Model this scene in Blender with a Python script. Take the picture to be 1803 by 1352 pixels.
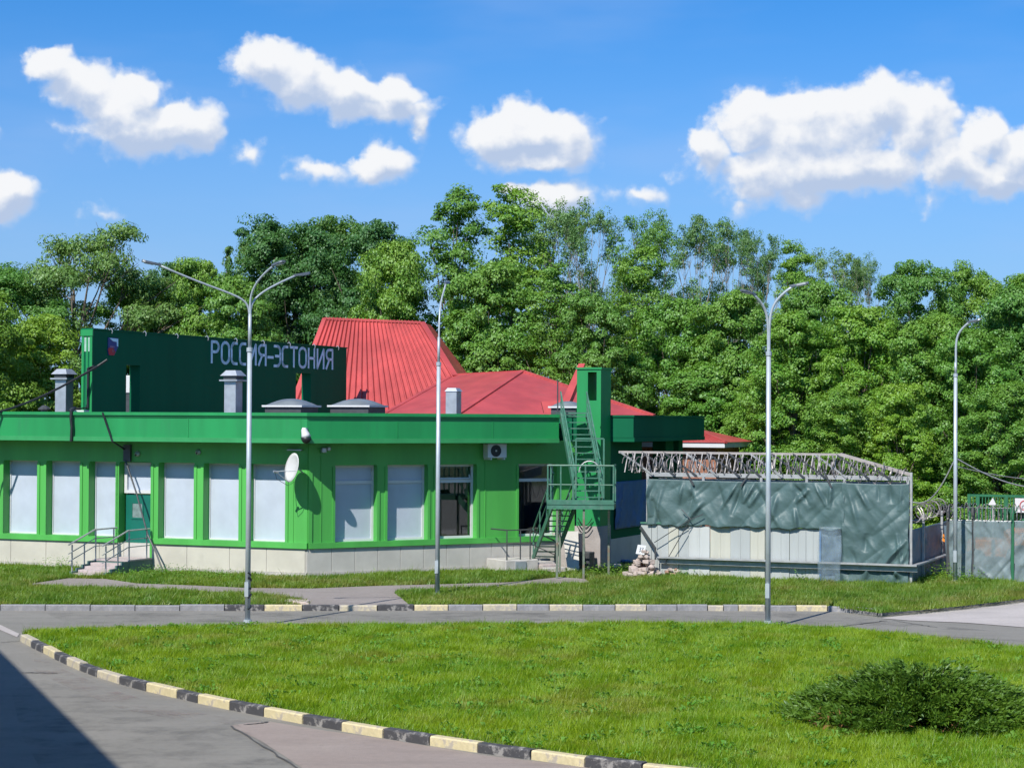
import bpy, bmesh, math, random
import numpy as np
from mathutils import Vector, Matrix, noise as mnoise

for o in list(bpy.data.objects):
    bpy.data.objects.remove(o, do_unlink=True)
scene = bpy.context.scene
col = scene.collection
R = math.radians
random.seed(4)

# ------------------------------------------------------------------ camera
F = 3500.0                      # focal length in pixels of the 1803 px wide photograph
CAM = Vector((0.0, 0.0, 5.03))
PITCH = math.atan(61.0 / F)
ROLL = 0.0052
fwd = Vector((0, math.cos(PITCH), math.sin(PITCH)))
_r = Vector((1, 0, 0)); _u = Vector((0, -math.sin(PITCH), math.cos(PITCH)))
cr = _r * math.cos(ROLL) + _u * math.sin(ROLL)
cu = _u * math.cos(ROLL) - _r * math.sin(ROLL)
cam = bpy.data.cameras.new('camera')
camo = bpy.data.objects.new('camera', cam)
col.objects.link(camo)
cam.sensor_fit = 'HORIZONTAL'
cam.sensor_width = 36.0
cam.lens = 36.0 * F / 1803.0
cam.clip_start = 0.3
cam.clip_end = 5000
m = Matrix.Identity(4)
for i in range(3):
    m[i][0] = cr[i]; m[i][1] = cu[i]; m[i][2] = -fwd[i]; m[i][3] = CAM[i]
camo.matrix_world = m
scene.camera = camo

# ------------------------------------------------------------------ sun and exposure
SUN_AZ = R(27.0)                # light travels this far to the right of straight away from the viewer
SUN_EL = R(45.0)
sl = bpy.data.lights.new('sun', 'SUN')
sl.energy = 4.6
sl.angle = R(0.53)
sl.color = (1.0, 0.95, 0.87)
so = bpy.data.objects.new('sun', sl)
col.objects.link(so)
travel = Vector((math.sin(SUN_AZ) * math.cos(SUN_EL), math.cos(SUN_AZ) * math.cos(SUN_EL), -math.sin(SUN_EL)))
so.rotation_euler = travel.to_track_quat('-Z', 'Y').to_euler()
so.location = (-20, -30, 40)
scene.view_settings.view_transform = 'Standard'
scene.view_settings.look = 'None'
scene.view_settings.exposure = 0.45
scene.view_settings.gamma = 1.0
scene.view_settings.use_curve_mapping = False
scene.render.engine = 'CYCLES'
scene.cycles.adaptive_threshold = 0.02
scene.cycles.max_bounces = 6
scene.cycles.diffuse_bounces = 3
scene.cycles.glossy_bounces = 2
scene.cycles.transmission_bounces = 3
scene.cycles.transparent_max_bounces = 8

# ------------------------------------------------------------------ world: blue sky with cumulus
world = bpy.data.worlds.new('World')
scene.world = world
world.use_nodes = True
world.cycles.sampling_method = 'MANUAL'
world.cycles.sample_map_resolution = 256
nt = world.node_tree
nt.nodes.clear()
SKY_STRENGTH = 0.1


class NB:
    """small node-tree writer"""
    def __init__(self, tree):
        self.t = tree

    def n(self, typ, **kw):
        nd = self.t.nodes.new(typ)
        for k, v in kw.items():
            setattr(nd, k, v)
        return nd

    def link(self, a, b):
        self.t.links.new(a, b)

    def put(self, sock, v):
        if hasattr(v, 'is_linked') or isinstance(v, bpy.types.NodeSocket):
            self.t.links.new(v, sock)
        else:
            sock.default_value = v

    def math(self, op, a, b=0.0, c=None, clamp=False):
        nd = self.n('ShaderNodeMath', operation=op, use_clamp=clamp)
        self.put(nd.inputs[0], a); self.put(nd.inputs[1], b)
        if c is not None:
            self.put(nd.inputs[2], c)
        return nd.outputs[0]

    def vm(self, op, a, b=None, scale=None):
        nd = self.n('ShaderNodeVectorMath', operation=op)
        self.put(nd.inputs[0], a)
        if b is not None:
            self.put(nd.inputs[1], b)
        if scale is not None:
            self.put(nd.inputs['Scale'], scale)
        return nd.outputs['Value'] if op in ('LENGTH', 'DOT_PRODUCT') else nd.outputs[0]

    def noise(self, vec, scale, detail=4, rough=0.55, out=0, dist=0.0):
        nd = self.n('ShaderNodeTexNoise')
        self.put(nd.inputs['Vector'], vec)
        nd.inputs['Scale'].default_value = scale
        nd.inputs['Detail'].default_value = detail
        nd.inputs['Roughness'].default_value = rough
        nd.inputs['Distortion'].default_value = dist
        return nd.outputs[out]

    def smooth(self, v, a, b, lo=0.0, hi=1.0):
        nd = self.n('ShaderNodeMapRange', interpolation_type='SMOOTHSTEP')
        self.put(nd.inputs[0], v)
        nd.inputs[1].default_value = a; nd.inputs[2].default_value = b
        nd.inputs[3].default_value = lo; nd.inputs[4].default_value = hi
        return nd.outputs[0]

    def mix(self, f, a, b, blend='MIX'):
        nd = self.n('ShaderNodeMix', data_type='RGBA', blend_type=blend)
        self.put(nd.inputs['Factor'], f)
        self.put(nd.inputs[6], a); self.put(nd.inputs[7], b)
        return nd.outputs[2]


# cumulus heaps: (azimuth, height, half width, half height, weight) in units of 1/3500 rad about the bearing +Y
HEAPS = [
    (95, 125, 50, 38, 1), (150, 160, 66, 52, 1), (205, 190, 78, 62, 1), (235, 168, 50, 48, 1), (245, 232, 118, 52, 1.05), (325, 222, 82, 46, 1),
    (465, 112, 66, 46, 1), (525, 138, 88, 50, 1), (605, 160, 98, 42, 1), (690, 158, 46, 40, 1), (655, 184, 108, 30, .95), (741, 212, 20, 36, .55),
    (664, 284, 64, 42, .95), (562, 294, 60, 26, .42), (437, 262, 30, 20, .26),
    (876, 236, 70, 56, 1), (930, 216, 84, 58, 1.05), (992, 242, 66, 58, 1), (940, 268, 110, 30, 1),
    (1250, 258, 54, 48, .9), (1318, 206, 66, 66, 1), (1400, 222, 100, 74, 1.05), (1490, 208, 96, 68, 1.05), (1548, 182, 70, 62, 1),
    (1612, 212, 72, 74, 1), (1664, 282, 78, 54, .95), (1440, 288, 232, 52, 1.05), (1335, 322, 70, 34, .6), (1412, 338, 64, 32, .55),
    (1718, 240, 46, 50, 1), (1780, 268, 66, 54, 1), (1745, 308, 100, 36, .95), (1850, 286, 90, 64, 1),
    (12, 350, 70, 44, 1), (-10, 376, 80, 28, 1), (975, 340, 82, 34, 1), (900, 326, 32, 14, .8),
    (1130, 331, 56, 18, .36), (1300, 349, 30, 24, .36), (1625, 350, 18, 28, .26), (185, 378, 30, 14, .2), (-5, 240, 24, 18, .3),
    (1990, 170, 120, 60, 1), (2090, 200, 110, 50, 1), (-190, 190, 110, 60, 1), (-280, 215, 90, 46, 1), (-90, 60, 70, 30, .8),
]

def cloud_group(heaps):
    grp = bpy.data.node_groups.new('cloud_density', 'ShaderNodeTree')
    grp.interface.new_socket('P', in_out='INPUT', socket_type='NodeSocketVector')
    grp.interface.new_socket('D', in_out='OUTPUT', socket_type='NodeSocketFloat')
    g = NB(grp)
    gi = g.n('NodeGroupInput'); go = g.n('NodeGroupOutput')
    P0 = gi.outputs[0]
    w1 = g.vm('SUBTRACT', g.noise(P0, 1 / 70.0, 3, .5, 1), (0.5, 0.5, 0.5))
    w2 = g.vm('SUBTRACT', g.noise(P0, 1 / 22.0, 4, .6, 1), (0.5, 0.5, 0.5))
    PW = g.vm('ADD', g.vm('ADD', P0, g.vm('SCALE', w1, scale=52.0)), g.vm('SCALE', w2, scale=12.0))
    acc = None
    for (x, y, rx, ry, w) in heaps:
        q = g.vm('MULTIPLY', g.vm('SUBTRACT', PW, (x, y, 0.0)), (.93 / rx, .92 / ry, 0.0))
        v = g.math('MULTIPLY_ADD', g.vm('LENGTH', q), -w, w)
        acc = v if acc is None else g.math('SMOOTH_MAX', acc, v, 0.12)
    def billow(sc):
        vo = g.n('ShaderNodeTexVoronoi', voronoi_dimensions='2D', feature='SMOOTH_F1')
        g.link(PW, vo.inputs['Vector']); vo.inputs['Scale'].default_value = 1.0 / sc
        vo.inputs['Smoothness'].default_value = 0.35
        return g.math('SUBTRACT', 0.42, vo.outputs['Distance'])
    nz = g.math('MULTIPLY', g.math('SUBTRACT', g.noise(PW, 1 / 60.0, 5, .55), 0.5), 0.55)
    nz = g.math('ADD', nz, g.math('MULTIPLY', g.math('SUBTRACT', g.noise(P0, 1 / 11.0, 4, .6), 0.5), 0.22))
    nz = g.math('ADD', nz, g.math('ADD', g.math('MULTIPLY', billow(44.0), 0.34), g.math('MULTIPLY', billow(19.0), 0.16)))
    body = g.math('MULTIPLY', g.smooth(acc, 0.12, 0.5), 0.30)
    g.link(g.math('ADD', g.math('ADD', acc, body), nz), go.inputs[0])
    return grp


b = NB(nt)
tc = b.n('ShaderNodeTexCoord')
sep = b.n('ShaderNodeSeparateXYZ'); b.link(tc.outputs['Generated'], sep.inputs[0])
X, Y, Z = sep.outputs
az = b.math('ARCTAN2', X, Y)
hor = b.math('SQRT', b.math('ADD', b.math('MULTIPLY', X, X), b.math('MULTIPLY', Y, Y)))
el = b.math('DIVIDE', Z, b.math('MAXIMUM', hor, 0.001))
U = b.math('MULTIPLY_ADD', az, F, 901.0)
V = b.math('MULTIPLY_ADD', el, -F, 728.0)
cmb = b.n('ShaderNodeCombineXYZ'); b.link(U, cmb.inputs[0]); b.link(V, cmb.inputs[1])
PP = cmb.outputs[0]


# fair-weather heaps of the same kind over the rest of the sky
sky_uv = b.vm('MULTIPLY', tc.outputs['Generated'], b.vm('ADD', (0, 0, 0), (1, 1, 0)))
den = b.math('ADD', b.math('MAXIMUM', Z, 0.0), 0.12)
cdiv = b.n('ShaderNodeCombineXYZ')
b.link(b.math('DIVIDE', X, den), cdiv.inputs[0]); b.link(b.math('DIVIDE', Y, den), cdiv.inputs[1])
gen = b.noise(cdiv.outputs[0], 1.1, 7, .58)
far_side = b.math('MAXIMUM', b.smooth(b.math('ABSOLUTE', az), 0.42, 0.6), b.smooth(el, 0.3, 0.45))
gen_a = b.math('MULTIPLY', b.smooth(gen, 0.56, 0.68), far_side)

sky = b.n('ShaderNodeTexSky', sky_type='NISHITA')
sky.sun_disc = False
sky.sun_elevation = SUN_EL
sky.sun_rotation = R(180.0) + SUN_AZ
sky.altitude = 50
sky.air_density = 1.0
sky.dust_density = 0.8
sky.ozone_density = 3.0
SKY_TINT = (0.185, 0.60, 1.03, 1)
skyc = b.mix(1.0, sky.outputs[0], SKY_TINT, 'MULTIPLY')
# thin high veil, faint and even
veil = b.math('MULTIPLY', b.smooth(b.noise(b.vm('MULTIPLY', PP, (0.0016, 0.006, 0.0)), 1.0, 4, .5), 0.42, 0.75), 0.24)
skyc = b.mix(veil, skyc, (3.0, 4.2, 6.6, 1))
air = b.math('MULTIPLY', b.smooth(el, 0.0, 0.24, 1.0, 0.0), 0.50)
skyc = b.mix(air, skyc, (3.9, 4.5, 6.4, 1))
withgen = b.mix(gen_a, skyc, (6.2, 6.4, 6.9, 1))


def background(c):
    bg = b.n('ShaderNodeBackground'); bg.inputs['Strength'].default_value = SKY_STRENGTH
    b.link(c, bg.inputs['Color'])
    return bg.outputs[0]


def cloud_sector(u0, u1):
    """sky with the heaps of one stretch of the horizon"""
    grp = cloud_group([h for h in HEAPS if u0 - 60 < h[0] + h[2] and h[0] - h[2] < u1 + 60])

    def dens(vec):
        gn = nt.nodes.new('ShaderNodeGroup'); gn.node_tree = grp
        nt.links.new(vec, gn.inputs[0])
        return gn.outputs[0]
    d0 = dens(PP)
    up = dens(b.vm('ADD', PP, (-12.0, -30.0, 0.0)))
    dn = dens(b.vm('ADD', PP, (10.0, 42.0, 0.0)))
    grad = b.math('ADD', b.math('MULTIPLY', b.math('SUBTRACT', d0, up), 0.75), b.math('MULTIPLY', b.math('SUBTRACT', dn, up), 0.42))
    grad = b.math('ADD', grad, b.math('MULTIPLY', b.math('SUBTRACT', b.noise(PP, 1 / 48.0, 6, .6), 0.5), 0.75))
    lit = b.smooth(grad, -0.72, 0.52)
    crisp = b.smooth(d0, -0.06, 0.44); soft = b.smooth(d0, -0.10, 0.70)
    alpha = b.math('ADD', b.math('MULTIPLY', crisp, lit), b.math('MULTIPLY', soft, b.math('SUBTRACT', 1.0, lit)))
    core = b.smooth(d0, 0.1, 0.7)
    cc = b.mix(lit, (3.5, 4.3, 5.8, 1), (6.75, 6.85, 7.05, 1))
    cc = b.mix(b.math('MULTIPLY', b.math('SUBTRACT', 1.0, core), 0.28), cc, (5.6, 6.2, 7.0, 1))
    return background(b.mix(alpha, skyc, cc))


def pick(f, a, c):
    ms = b.n('ShaderNodeMixShader')
    b.link(f, ms.inputs[0]); b.link(a, ms.inputs[1]); b.link(c, ms.inputs[2])
    return ms.outputs[0]


plain = background(withgen)
sect = pick(b.math('GREATER_THAN', U, 1165.0), pick(b.math('GREATER_THAN', U, 788.0), cloud_sector(-420, 788), cloud_sector(788, 1165)), cloud_sector(1165, 2250))
band = b.math('MULTIPLY', b.math('LESS_THAN', b.math('ABSOLUTE', az), 0.40), b.math('MULTIPLY', b.math('GREATER_THAN', V, -60.0), b.math('LESS_THAN', V, 480.0)))
ow = b.n('ShaderNodeOutputWorld'); b.link(pick(band, plain, sect), ow.inputs['Surface'])

# ------------------------------------------------------------------ geometry helpers


def ray(px, py):
    return fwd * F + cr * (px - 901.5) + cu * (676.0 - py)


def G(px, py, z=0.0):
    """point of the horizontal plane z seen at a pixel"""
    d = ray(px, py)
    t = (z - CAM.z) / d.z
    p = CAM + d * t
    return Vector((p.x, p.y, z))


def P(px, py, y):
    """point seen at a pixel, y metres away"""
    d = ray(px, py)
    return CAM + d * (y / d.y)


def on_plane(px, py, p0, nrm):
    d = ray(px, py)
    t = (p0 - CAM).dot(nrm) / d.dot(nrm)
    return CAM + d * t


class Frame:
    """vertical plane: s along it, n out of it, z up"""
    def __init__(self, o, ang):
        self.o = Vector((o[0], o[1], 0))
        self.d = Vector((math.cos(ang), math.sin(ang), 0))
        self.nr = Vector((self.d.y, -self.d.x, 0))

    def pt(self, s, n, z):
        return self.o + self.d * s + self.nr * n + Vector((0, 0, z))

    def hit(self, px, py, n=0.0):
        q = on_plane(px, py, self.o + self.nr * n, self.nr)
        return (q - self.o).dot(self.d), q.z

    def s(self, px, n=0.0, py=850):
        return self.hit(px, py, n)[0]

    def z(self, px, py, n=0.0):
        return self.hit(px, py, n)[1]


class MB:
    def __init__(self):
        self.v = []; self.f = []

    def add(self, vs, fs):
        k = len(self.v)
        self.v += [Vector(q) for q in vs]
        self.f += [tuple(i + k for i in f) for f in fs]
        return self

    def hexa(self, p):
        """eight points: bottom ring 0-3 counter-clockwise from above, top ring 4-7"""
        return self.add(p, [(3, 2, 1, 0), (4, 5, 6, 7), (0, 1, 5, 4), (1, 2, 6, 5), (2, 3, 7, 6), (3, 0, 4, 7)])

    def fbox(self, fr, s0, s1, n0, n1, z0, z1):
        if s0 > s1: s0, s1 = s1, s0
        if n0 > n1: n0, n1 = n1, n0
        q = [(s0, n1), (s1, n1), (s1, n0), (s0, n0)]
        return self.hexa([fr.pt(a, c, z0) for a, c in q] + [fr.pt(a, c, z1) for a, c in q])

    def prism(self, poly, z0, z1):
        n = len(poly)
        vs = [(p[0], p[1], z0) for p in poly] + [(p[0], p[1], z1) for p in poly]
        fs = [tuple(range(n - 1, -1, -1)), tuple(range(n, 2 * n))]
        fs += [(i, (i + 1) % n, n + (i + 1) % n, n + i) for i in range(n)]
        return self.add(vs, fs)

    def tube(self, path, rad, k=8, caps=True):
        path = [Vector(p) for p in path]
        n = len(path)
        if not hasattr(rad, '__len__'):
            rad = [rad] * n
        vs = []; x = None
        for i, p in enumerate(path):
            t = (path[min(i + 1, n - 1)] - path[max(i - 1, 0)]).normalized()
            if x is None:
                x = (Vector((0, 0, 1)) if abs(t.z) < .9 else Vector((1, 0, 0))).cross(t)
            x = x - t * x.dot(t)
            x.normalize()
            y = t.cross(x)
            for j in range(k):
                an = 2 * math.pi * j / k
                vs.append(p + (x * math.cos(an) + y * math.sin(an)) * rad[i])
        fs = []
        for i in range(n - 1):
            for j in range(k):
                fs.append((i * k + j, i * k + (j + 1) % k, (i + 1) * k + (j + 1) % k, (i + 1) * k + j))
        if caps:
            fs.append(tuple(range(k - 1, -1, -1)))
            fs.append(tuple((n - 1) * k + j for j in range(k)))
        return self.add(vs, fs)

    def bar(self, a, c, w, h=None, up=Vector((0, 0, 1))):
        """square bar from a to c"""
        a = Vector(a); c = Vector(c); h = h or w
        t = (c - a).normalized()
        x = t.cross(up)
        if x.length < 1e-3:
            x = Vector((1, 0, 0))
        x.normalize(); y = x.cross(t).normalized()
        q = []
        for p in (a, c):
            for sx, sy in ((-1, -1), (1, -1), (1, 1), (-1, 1)):
                q.append(p + x * sx * w / 2 + y * sy * h / 2)
        return self.hexa(q)

    def build(self, name, mat, parent=None, loc=None, smooth=False, bevel=0.0):
        base = Vector(loc) if loc is not None else (parent_base(parent) if parent is not None else self.centre())
        me = bpy.data.meshes.new(name)
        me.from_pydata([tuple(q - base) for q in self.v], [], self.f)
        bm = bmesh.new(); bm.from_mesh(me)
        bmesh.ops.recalc_face_normals(bm, faces=bm.faces)
        if bevel:
            bmesh.ops.bevel(bm, geom=list(bm.edges), offset=bevel, segments=1, affect='EDGES')
        bm.to_mesh(me); bm.free()
        if smooth:
            me.polygons.foreach_set('use_smooth', [True] * len(me.polygons))
        me.update()
        ob = bpy.data.objects.new(name, me)
        if mat is not None:
            me.materials.append(mat)
        col.objects.link(ob)
        ob['_b'] = tuple(base)
        if parent is not None:
            pb = parent_base(parent)
            ob.parent = parent
            ob.location = base - pb
        else:
            ob.location = base
        return ob

    def centre(self):
        lo = Vector((min(q.x for q in self.v), min(q.y for q in self.v), min(q.z for q in self.v)))
        hi = Vector((max(q.x for q in self.v), max(q.y for q in self.v), max(q.z for q in self.v)))
        c = (lo + hi) / 2
        return Vector((c.x, c.y, lo.z))


def parent_base(o):
    return Vector(o['_b'])


def thing(name, loc, label, cat, group=None):
    o = bpy.data.objects.new(name, None)
    col.objects.link(o)
    o.location = loc
    o.empty_display_size = 0.3
    o['_b'] = tuple(loc)
    return tag(o, label, cat, group)


def tag(o, label=None, cat=None, group=None, kind=None):
    if label: o['label'] = label
    if cat: o['category'] = cat
    if group: o['group'] = group
    if kind: o['kind'] = kind
    return o


def np_mesh(name, verts, faces, mat, quads=True, smooth=False):
    """verts (N,3), faces (M,3|4) numpy arrays"""
    me = bpy.data.meshes.new(name)
    k = faces.shape[1]
    me.vertices.add(len(verts)); me.vertices.foreach_set('co', verts.astype(np.float32).ravel())
    me.loops.add(faces.size); me.loops.foreach_set('vertex_index', faces.astype(np.int32).ravel())
    me.polygons.add(len(faces))
    me.polygons.foreach_set('loop_start', np.arange(0, faces.size, k, dtype=np.int32))
    me.polygons.foreach_set('loop_total', np.full(len(faces), k, dtype=np.int32))
    me.update(calc_edges=True)
    if smooth:
        me.polygons.foreach_set('use_smooth', np.ones(len(faces), dtype=bool))
    if mat is not None:
        me.materials.append(mat)
    return me


def place(me, name, loc=(0, 0, 0), parent=None):
    o = bpy.data.objects.new(name, me)
    col.objects.link(o)
    o.location = loc
    o['_b'] = tuple(loc)
    if parent is not None:
        o.parent = parent
    return o


# ------------------------------------------------------------------ materials
def mat(name, c, rough=0.6, var=0.12, vscale=3.0, bump=0.0, bscale=40.0, metal=0.0, spec=0.5, dirt=None, dscale=1.2, dlo=.55, dhi=.75, streak=False):
    mt = bpy.data.materials.new(name)
    mt.use_nodes = True
    t = mt.node_tree
    nb = NB(t)
    bs = t.nodes['Principled BSDF']
    tcn = nb.n('ShaderNodeTexCoord')
    co = tcn.outputs['Object']
    if streak:
        co_s = nb.vm('MULTIPLY', co, (1.0, 1.0, 0.12))
    else:
        co_s = co
    f = nb.noise(co_s, vscale, 5, .6)
    lo = tuple(max(0, x * (1 - var)) for x in c) + (1,)
    hi = tuple(min(1, x * (1 + var)) for x in c) + (1,)
    cc = nb.mix(nb.smooth(f, .3, .7), lo, hi)
    if dirt:
        f2 = nb.noise(co_s, dscale, 7, .65)
        cc = nb.mix(nb.smooth(f2, dlo, dhi), cc, tuple(dirt) + (1,))
    nb.link(cc, bs.inputs['Base Color'])
    bs.inputs['Roughness'].default_value = rough
    bs.inputs['Metallic'].default_value = metal
    bs.inputs['Specular IOR Level'].default_value = spec
    if bump:
        bn = nb.n('ShaderNodeBump')
        bn.inputs['Strength'].default_value = 1.0
        bn.inputs['Distance'].default_value = bump
        nb.link(nb.noise(co, bscale, 6, .65), bn.inputs['Height'])
        nb.link(bn.outputs[0], bs.inputs['Normal'])
    return mt


def leaf_mat(name, c1, c2, c3, trans=0.35, vscale=.35, gloss=.25, dry=None):
    mt = bpy.data.materials.new(name)
    mt.use_nodes = True
    t = mt.node_tree
    nb = NB(t)
    t.nodes.clear()
    geo = nb.n('ShaderNodeNewGeometry')
    tcn = nb.n('ShaderNodeTexCoord')
    f = nb.noise(tcn.outputs['Object'], vscale, 4, .6)
    cc = nb.mix(nb.smooth(f, .35, .65), c1 + (1,), c2 + (1,))
    cc = nb.mix(nb.math('MULTIPLY', nb.smooth(geo.outputs['Random Per Island'], .3, 1.0), .7), cc, c3 + (1,))
    if not dry:
        oi = nb.n('ShaderNodeObjectInfo')
        vary = nb.mix(oi.outputs['Random'], (.68, .84, .95, 1), (1.14, 1.10, .85, 1))
        cc = nb.mix(1.0, cc, vary, 'MULTIPLY')
    if dry:
        f3 = nb.math('ADD', nb.math('MULTIPLY', nb.noise(tcn.outputs['Object'], .23, 5, .65), .6), nb.math('MULTIPLY', nb.noise(tcn.outputs['Object'], 1.7, 4, .6), .4))
        cc = nb.mix(nb.math('MULTIPLY', nb.smooth(f3, .50, .62), .65), cc, dry + (1,))
    di = nb.n('ShaderNodeBsdfDiffuse'); nb.link(cc, di.inputs['Color'])
    tr = nb.n('ShaderNodeBsdfTranslucent')
    nb.link(nb.mix(1.0, cc, (1.25, 1.2, .5, 1), 'MULTIPLY'), tr.inputs['Color'])
    ms = nb.n('ShaderNodeMixShader'); ms.inputs[0].default_value = trans
    nb.link(di.outputs[0], ms.inputs[1]); nb.link(tr.outputs[0], ms.inputs[2])
    gl = nb.n('ShaderNodeBsdfGlossy'); gl.inputs['Roughness'].default_value = .5
    gl.inputs['Color'].default_value = (.55, .65, .6, 1)
    ms2 = nb.n('ShaderNodeMixShader'); ms2.inputs[0].default_value = gloss * .2
    nb.link(ms.outputs[0], ms2.inputs[1]); nb.link(gl.outputs[0], ms2.inputs[2])
    ou = nb.n('ShaderNodeOutputMaterial'); nb.link(ms2.outputs[0], ou.inputs[0])
    return mt


M = {}
M['green_wall'] = mat('green_wall_panel', (.07, .36, .065), .5, .12, .9, bump=.004, bscale=1.1, streak=True, dirt=(.075, .30, .075), dscale=2.6, dlo=.55, dhi=.8)
M['green_fascia'] = mat('green_fascia_panel', (.010, .225, .062), .5, .14, .8, bump=.006, bscale=.9, streak=True, dirt=(.02, .185, .068), dscale=2.4, dlo=.55, dhi=.8)
M['green_shade_side'] = mat('green_panel_shade_side', (.004, .105, .048), .7, .12, .5, spec=.12, streak=True)  # shade on the sign wall and canopy side is put into this darker green
M['green_trim'] = mat('green_trim', (.03, .25, .08), .45, .08, 2)
M['green_door'] = mat('green_door_paint', (.004, .12, .085), .4, .08, 2)
M['plinth'] = mat('cream_plinth_panel', (.46, .44, .37), .75, .07, 1.2, bump=.004, dirt=(.33, .32, .27), dscale=.9, dlo=.62, dhi=.85)
M['plinth_grey'] = mat('grey_plinth_panel', (.45, .435, .395), .75, .08, 1.2, bump=.004, dirt=(.3, .3, .28), dscale=.9, dlo=.6, dhi=.85)
M['blind'] = mat('white_window_blind', (.42, .47, .545), .5, .07, 1.1)
M['white'] = mat('white_plastic_frame', (.56, .57, .58), .4, .03, 4)
M['roof_red'] = mat('red_metal_roof', (.40, .062, .060), .45, .16, .7, bump=.008, bscale=2.0, streak=False, dirt=(.34, .072, .068), dscale=.5, dlo=.5, dhi=.8)
M['roof_felt'] = mat('grey_roof_felt', (.12, .12, .125), .9, .15, 2)
M['galv'] = mat('galvanised_steel', (.42, .45, .48), .42, .12, 3, metal=.55)
M['pole'] = mat('grey_lamp_pole', (.40, .45, .48), .45, .10, 2, metal=.25, dirt=(.28, .31, .33), dscale=2, dlo=.6, dhi=.8)
M['lamp_head'] = mat('dark_lamp_head', (.12, .14, .16), .4, .1, 3, metal=.3)
M['steel_green'] = mat('green_painted_steel', (.045, .15, .10), .5, .15, 5, dirt=(.10, .175, .14), dscale=4, dlo=.5, dhi=.7)
M['steel_dark'] = mat('dark_steel', (.05, .055, .06), .5, .15, 5)
M['steel_grey'] = mat('weathered_grey_steel', (.36, .37, .37), .5, .15, 5, metal=.3, dirt=(.25, .2, .16), dscale=5, dlo=.6, dhi=.8)
M['concrete'] = mat('weathered_concrete', (.33, .30, .285), .9, .12, 2, bump=.01, bscale=18, dirt=(.27, .24, .22), dscale=1.5)
M['concrete_pale'] = mat('pale_concrete', (.43, .41, .385), .9, .1, 2, bump=.01, bscale=18, dirt=(.30, .28, .26), dscale=1.5)
M['step_side'] = mat('green_grey_step_side', (.09, .16, .14), .8, .12, 2, bump=.006)
M['tread'] = mat('pinkish_stone_tread', (.40, .34, .33), .85, .12, 4, bump=.006)
M['black'] = mat('black_rubber_cable', (.012, .013, .016), .5, .1, 5)
M['tarp'] = mat('grey_green_tarpaulin', (.062, .112, .112), .5, .10, 1.4, bump=.012, bscale=7, dirt=(.08, .132, .13), dscale=1.7, dlo=.5, dhi=.8)
M['tarp_blue_and_shade'] = mat('blue_and_shaded_tarpaulin', (.035, .11, .26), .5, .12, 1.6, bump=.01, bscale=7)  # on the tarpaulin by the pylon this blue stands for shade on grey-green cloth
M['tarp_dark'] = mat('dark_blue_grey_tarpaulin', (.10, .15, .19), .55, .12, 1.6, bump=.01, bscale=7)
M['panel_cream'] = mat('cream_fence_panel', (.42, .42, .36), .6, .06, 1.4, streak=True, dirt=(.35, .35, .30), dscale=2.2, dlo=.55, dhi=.8)
M['panel_white'] = mat('white_fence_panel', (.42, .44, .43), .6, .06, 1.4, streak=True, dirt=(.34, .36, .35), dscale=2.2, dlo=.55, dhi=.8)
M['panel_grey'] = mat('grey_fence_panel', (.35, .375, .37), .6, .06, 1.4, streak=True, dirt=(.27, .29, .29), dscale=2.2, dlo=.55, dhi=.8)
M['brick'] = mat('red_brown_brick', (.30, .14, .09), .9, .2, 9, bump=.01, bscale=20)
M['stone'] = mat('rubble_stone', (.42, .35, .31), .95, .2, 3, bump=.02, bscale=9, dirt=(.28, .22, .19), dscale=3)
M['stone_red'] = mat('rubble_brick_red', (.36, .22, .17), .95, .2, 3, bump=.02, bscale=9)
M['razor'] = mat('razor_wire_steel', (.23, .21, .21), .45, .2, 8, metal=.4)
M['post_green'] = mat('dark_green_fence_post', (.02, .13, .06), .45, .1, 3)
M['orange'] = mat('orange_machine_paint', (.75, .25, .03), .5, .1, 2)
M['bark'] = mat('tree_bark', (.13, .105, .08), .95, .25, 2.5, bump=.03, bscale=8)
M['bark_pale'] = mat('pale_tree_bark', (.26, .23, .19), .95, .25, 2.5, bump=.03, bscale=8)
M['letter'] = mat('white_sign_letter', (.64, .90, 1.0), .6, .03, 5)
M['red_paint'] = mat('red_emblem_enamel', (.45, .02, .03), .4, .1, 6)
M['blue_paint'] = mat('blue_emblem_enamel', (.02, .05, .22), .4, .1, 6)
M['dish'] = mat('white_dish', (.52, .52, .51), .45, .04, 4)


def emboss_kerb(name, c, worn, amount):
    mt = mat(name, c, .85, .12, 6, bump=.012, bscale=14, dirt=worn, dscale=5.0, dlo=.60 - amount, dhi=.72 - amount)
    return mt


M['kerb_yellow'] = emboss_kerb('yellow_kerb_paint', (.52, .45, .27), (.36, .32, .26), .10)
M['kerb_pale'] = emboss_kerb('faded_yellow_kerb_paint', (.46, .41, .29), (.34, .31, .27), .14)
M['kerb_black'] = emboss_kerb('black_kerb_paint', (.05, .05, .055), (.24, .23, .22), .10)
M['kerb_grey'] = emboss_kerb('grey_kerb_stone', (.22, .22, .23), (.30, .29, .28), .05)


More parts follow.
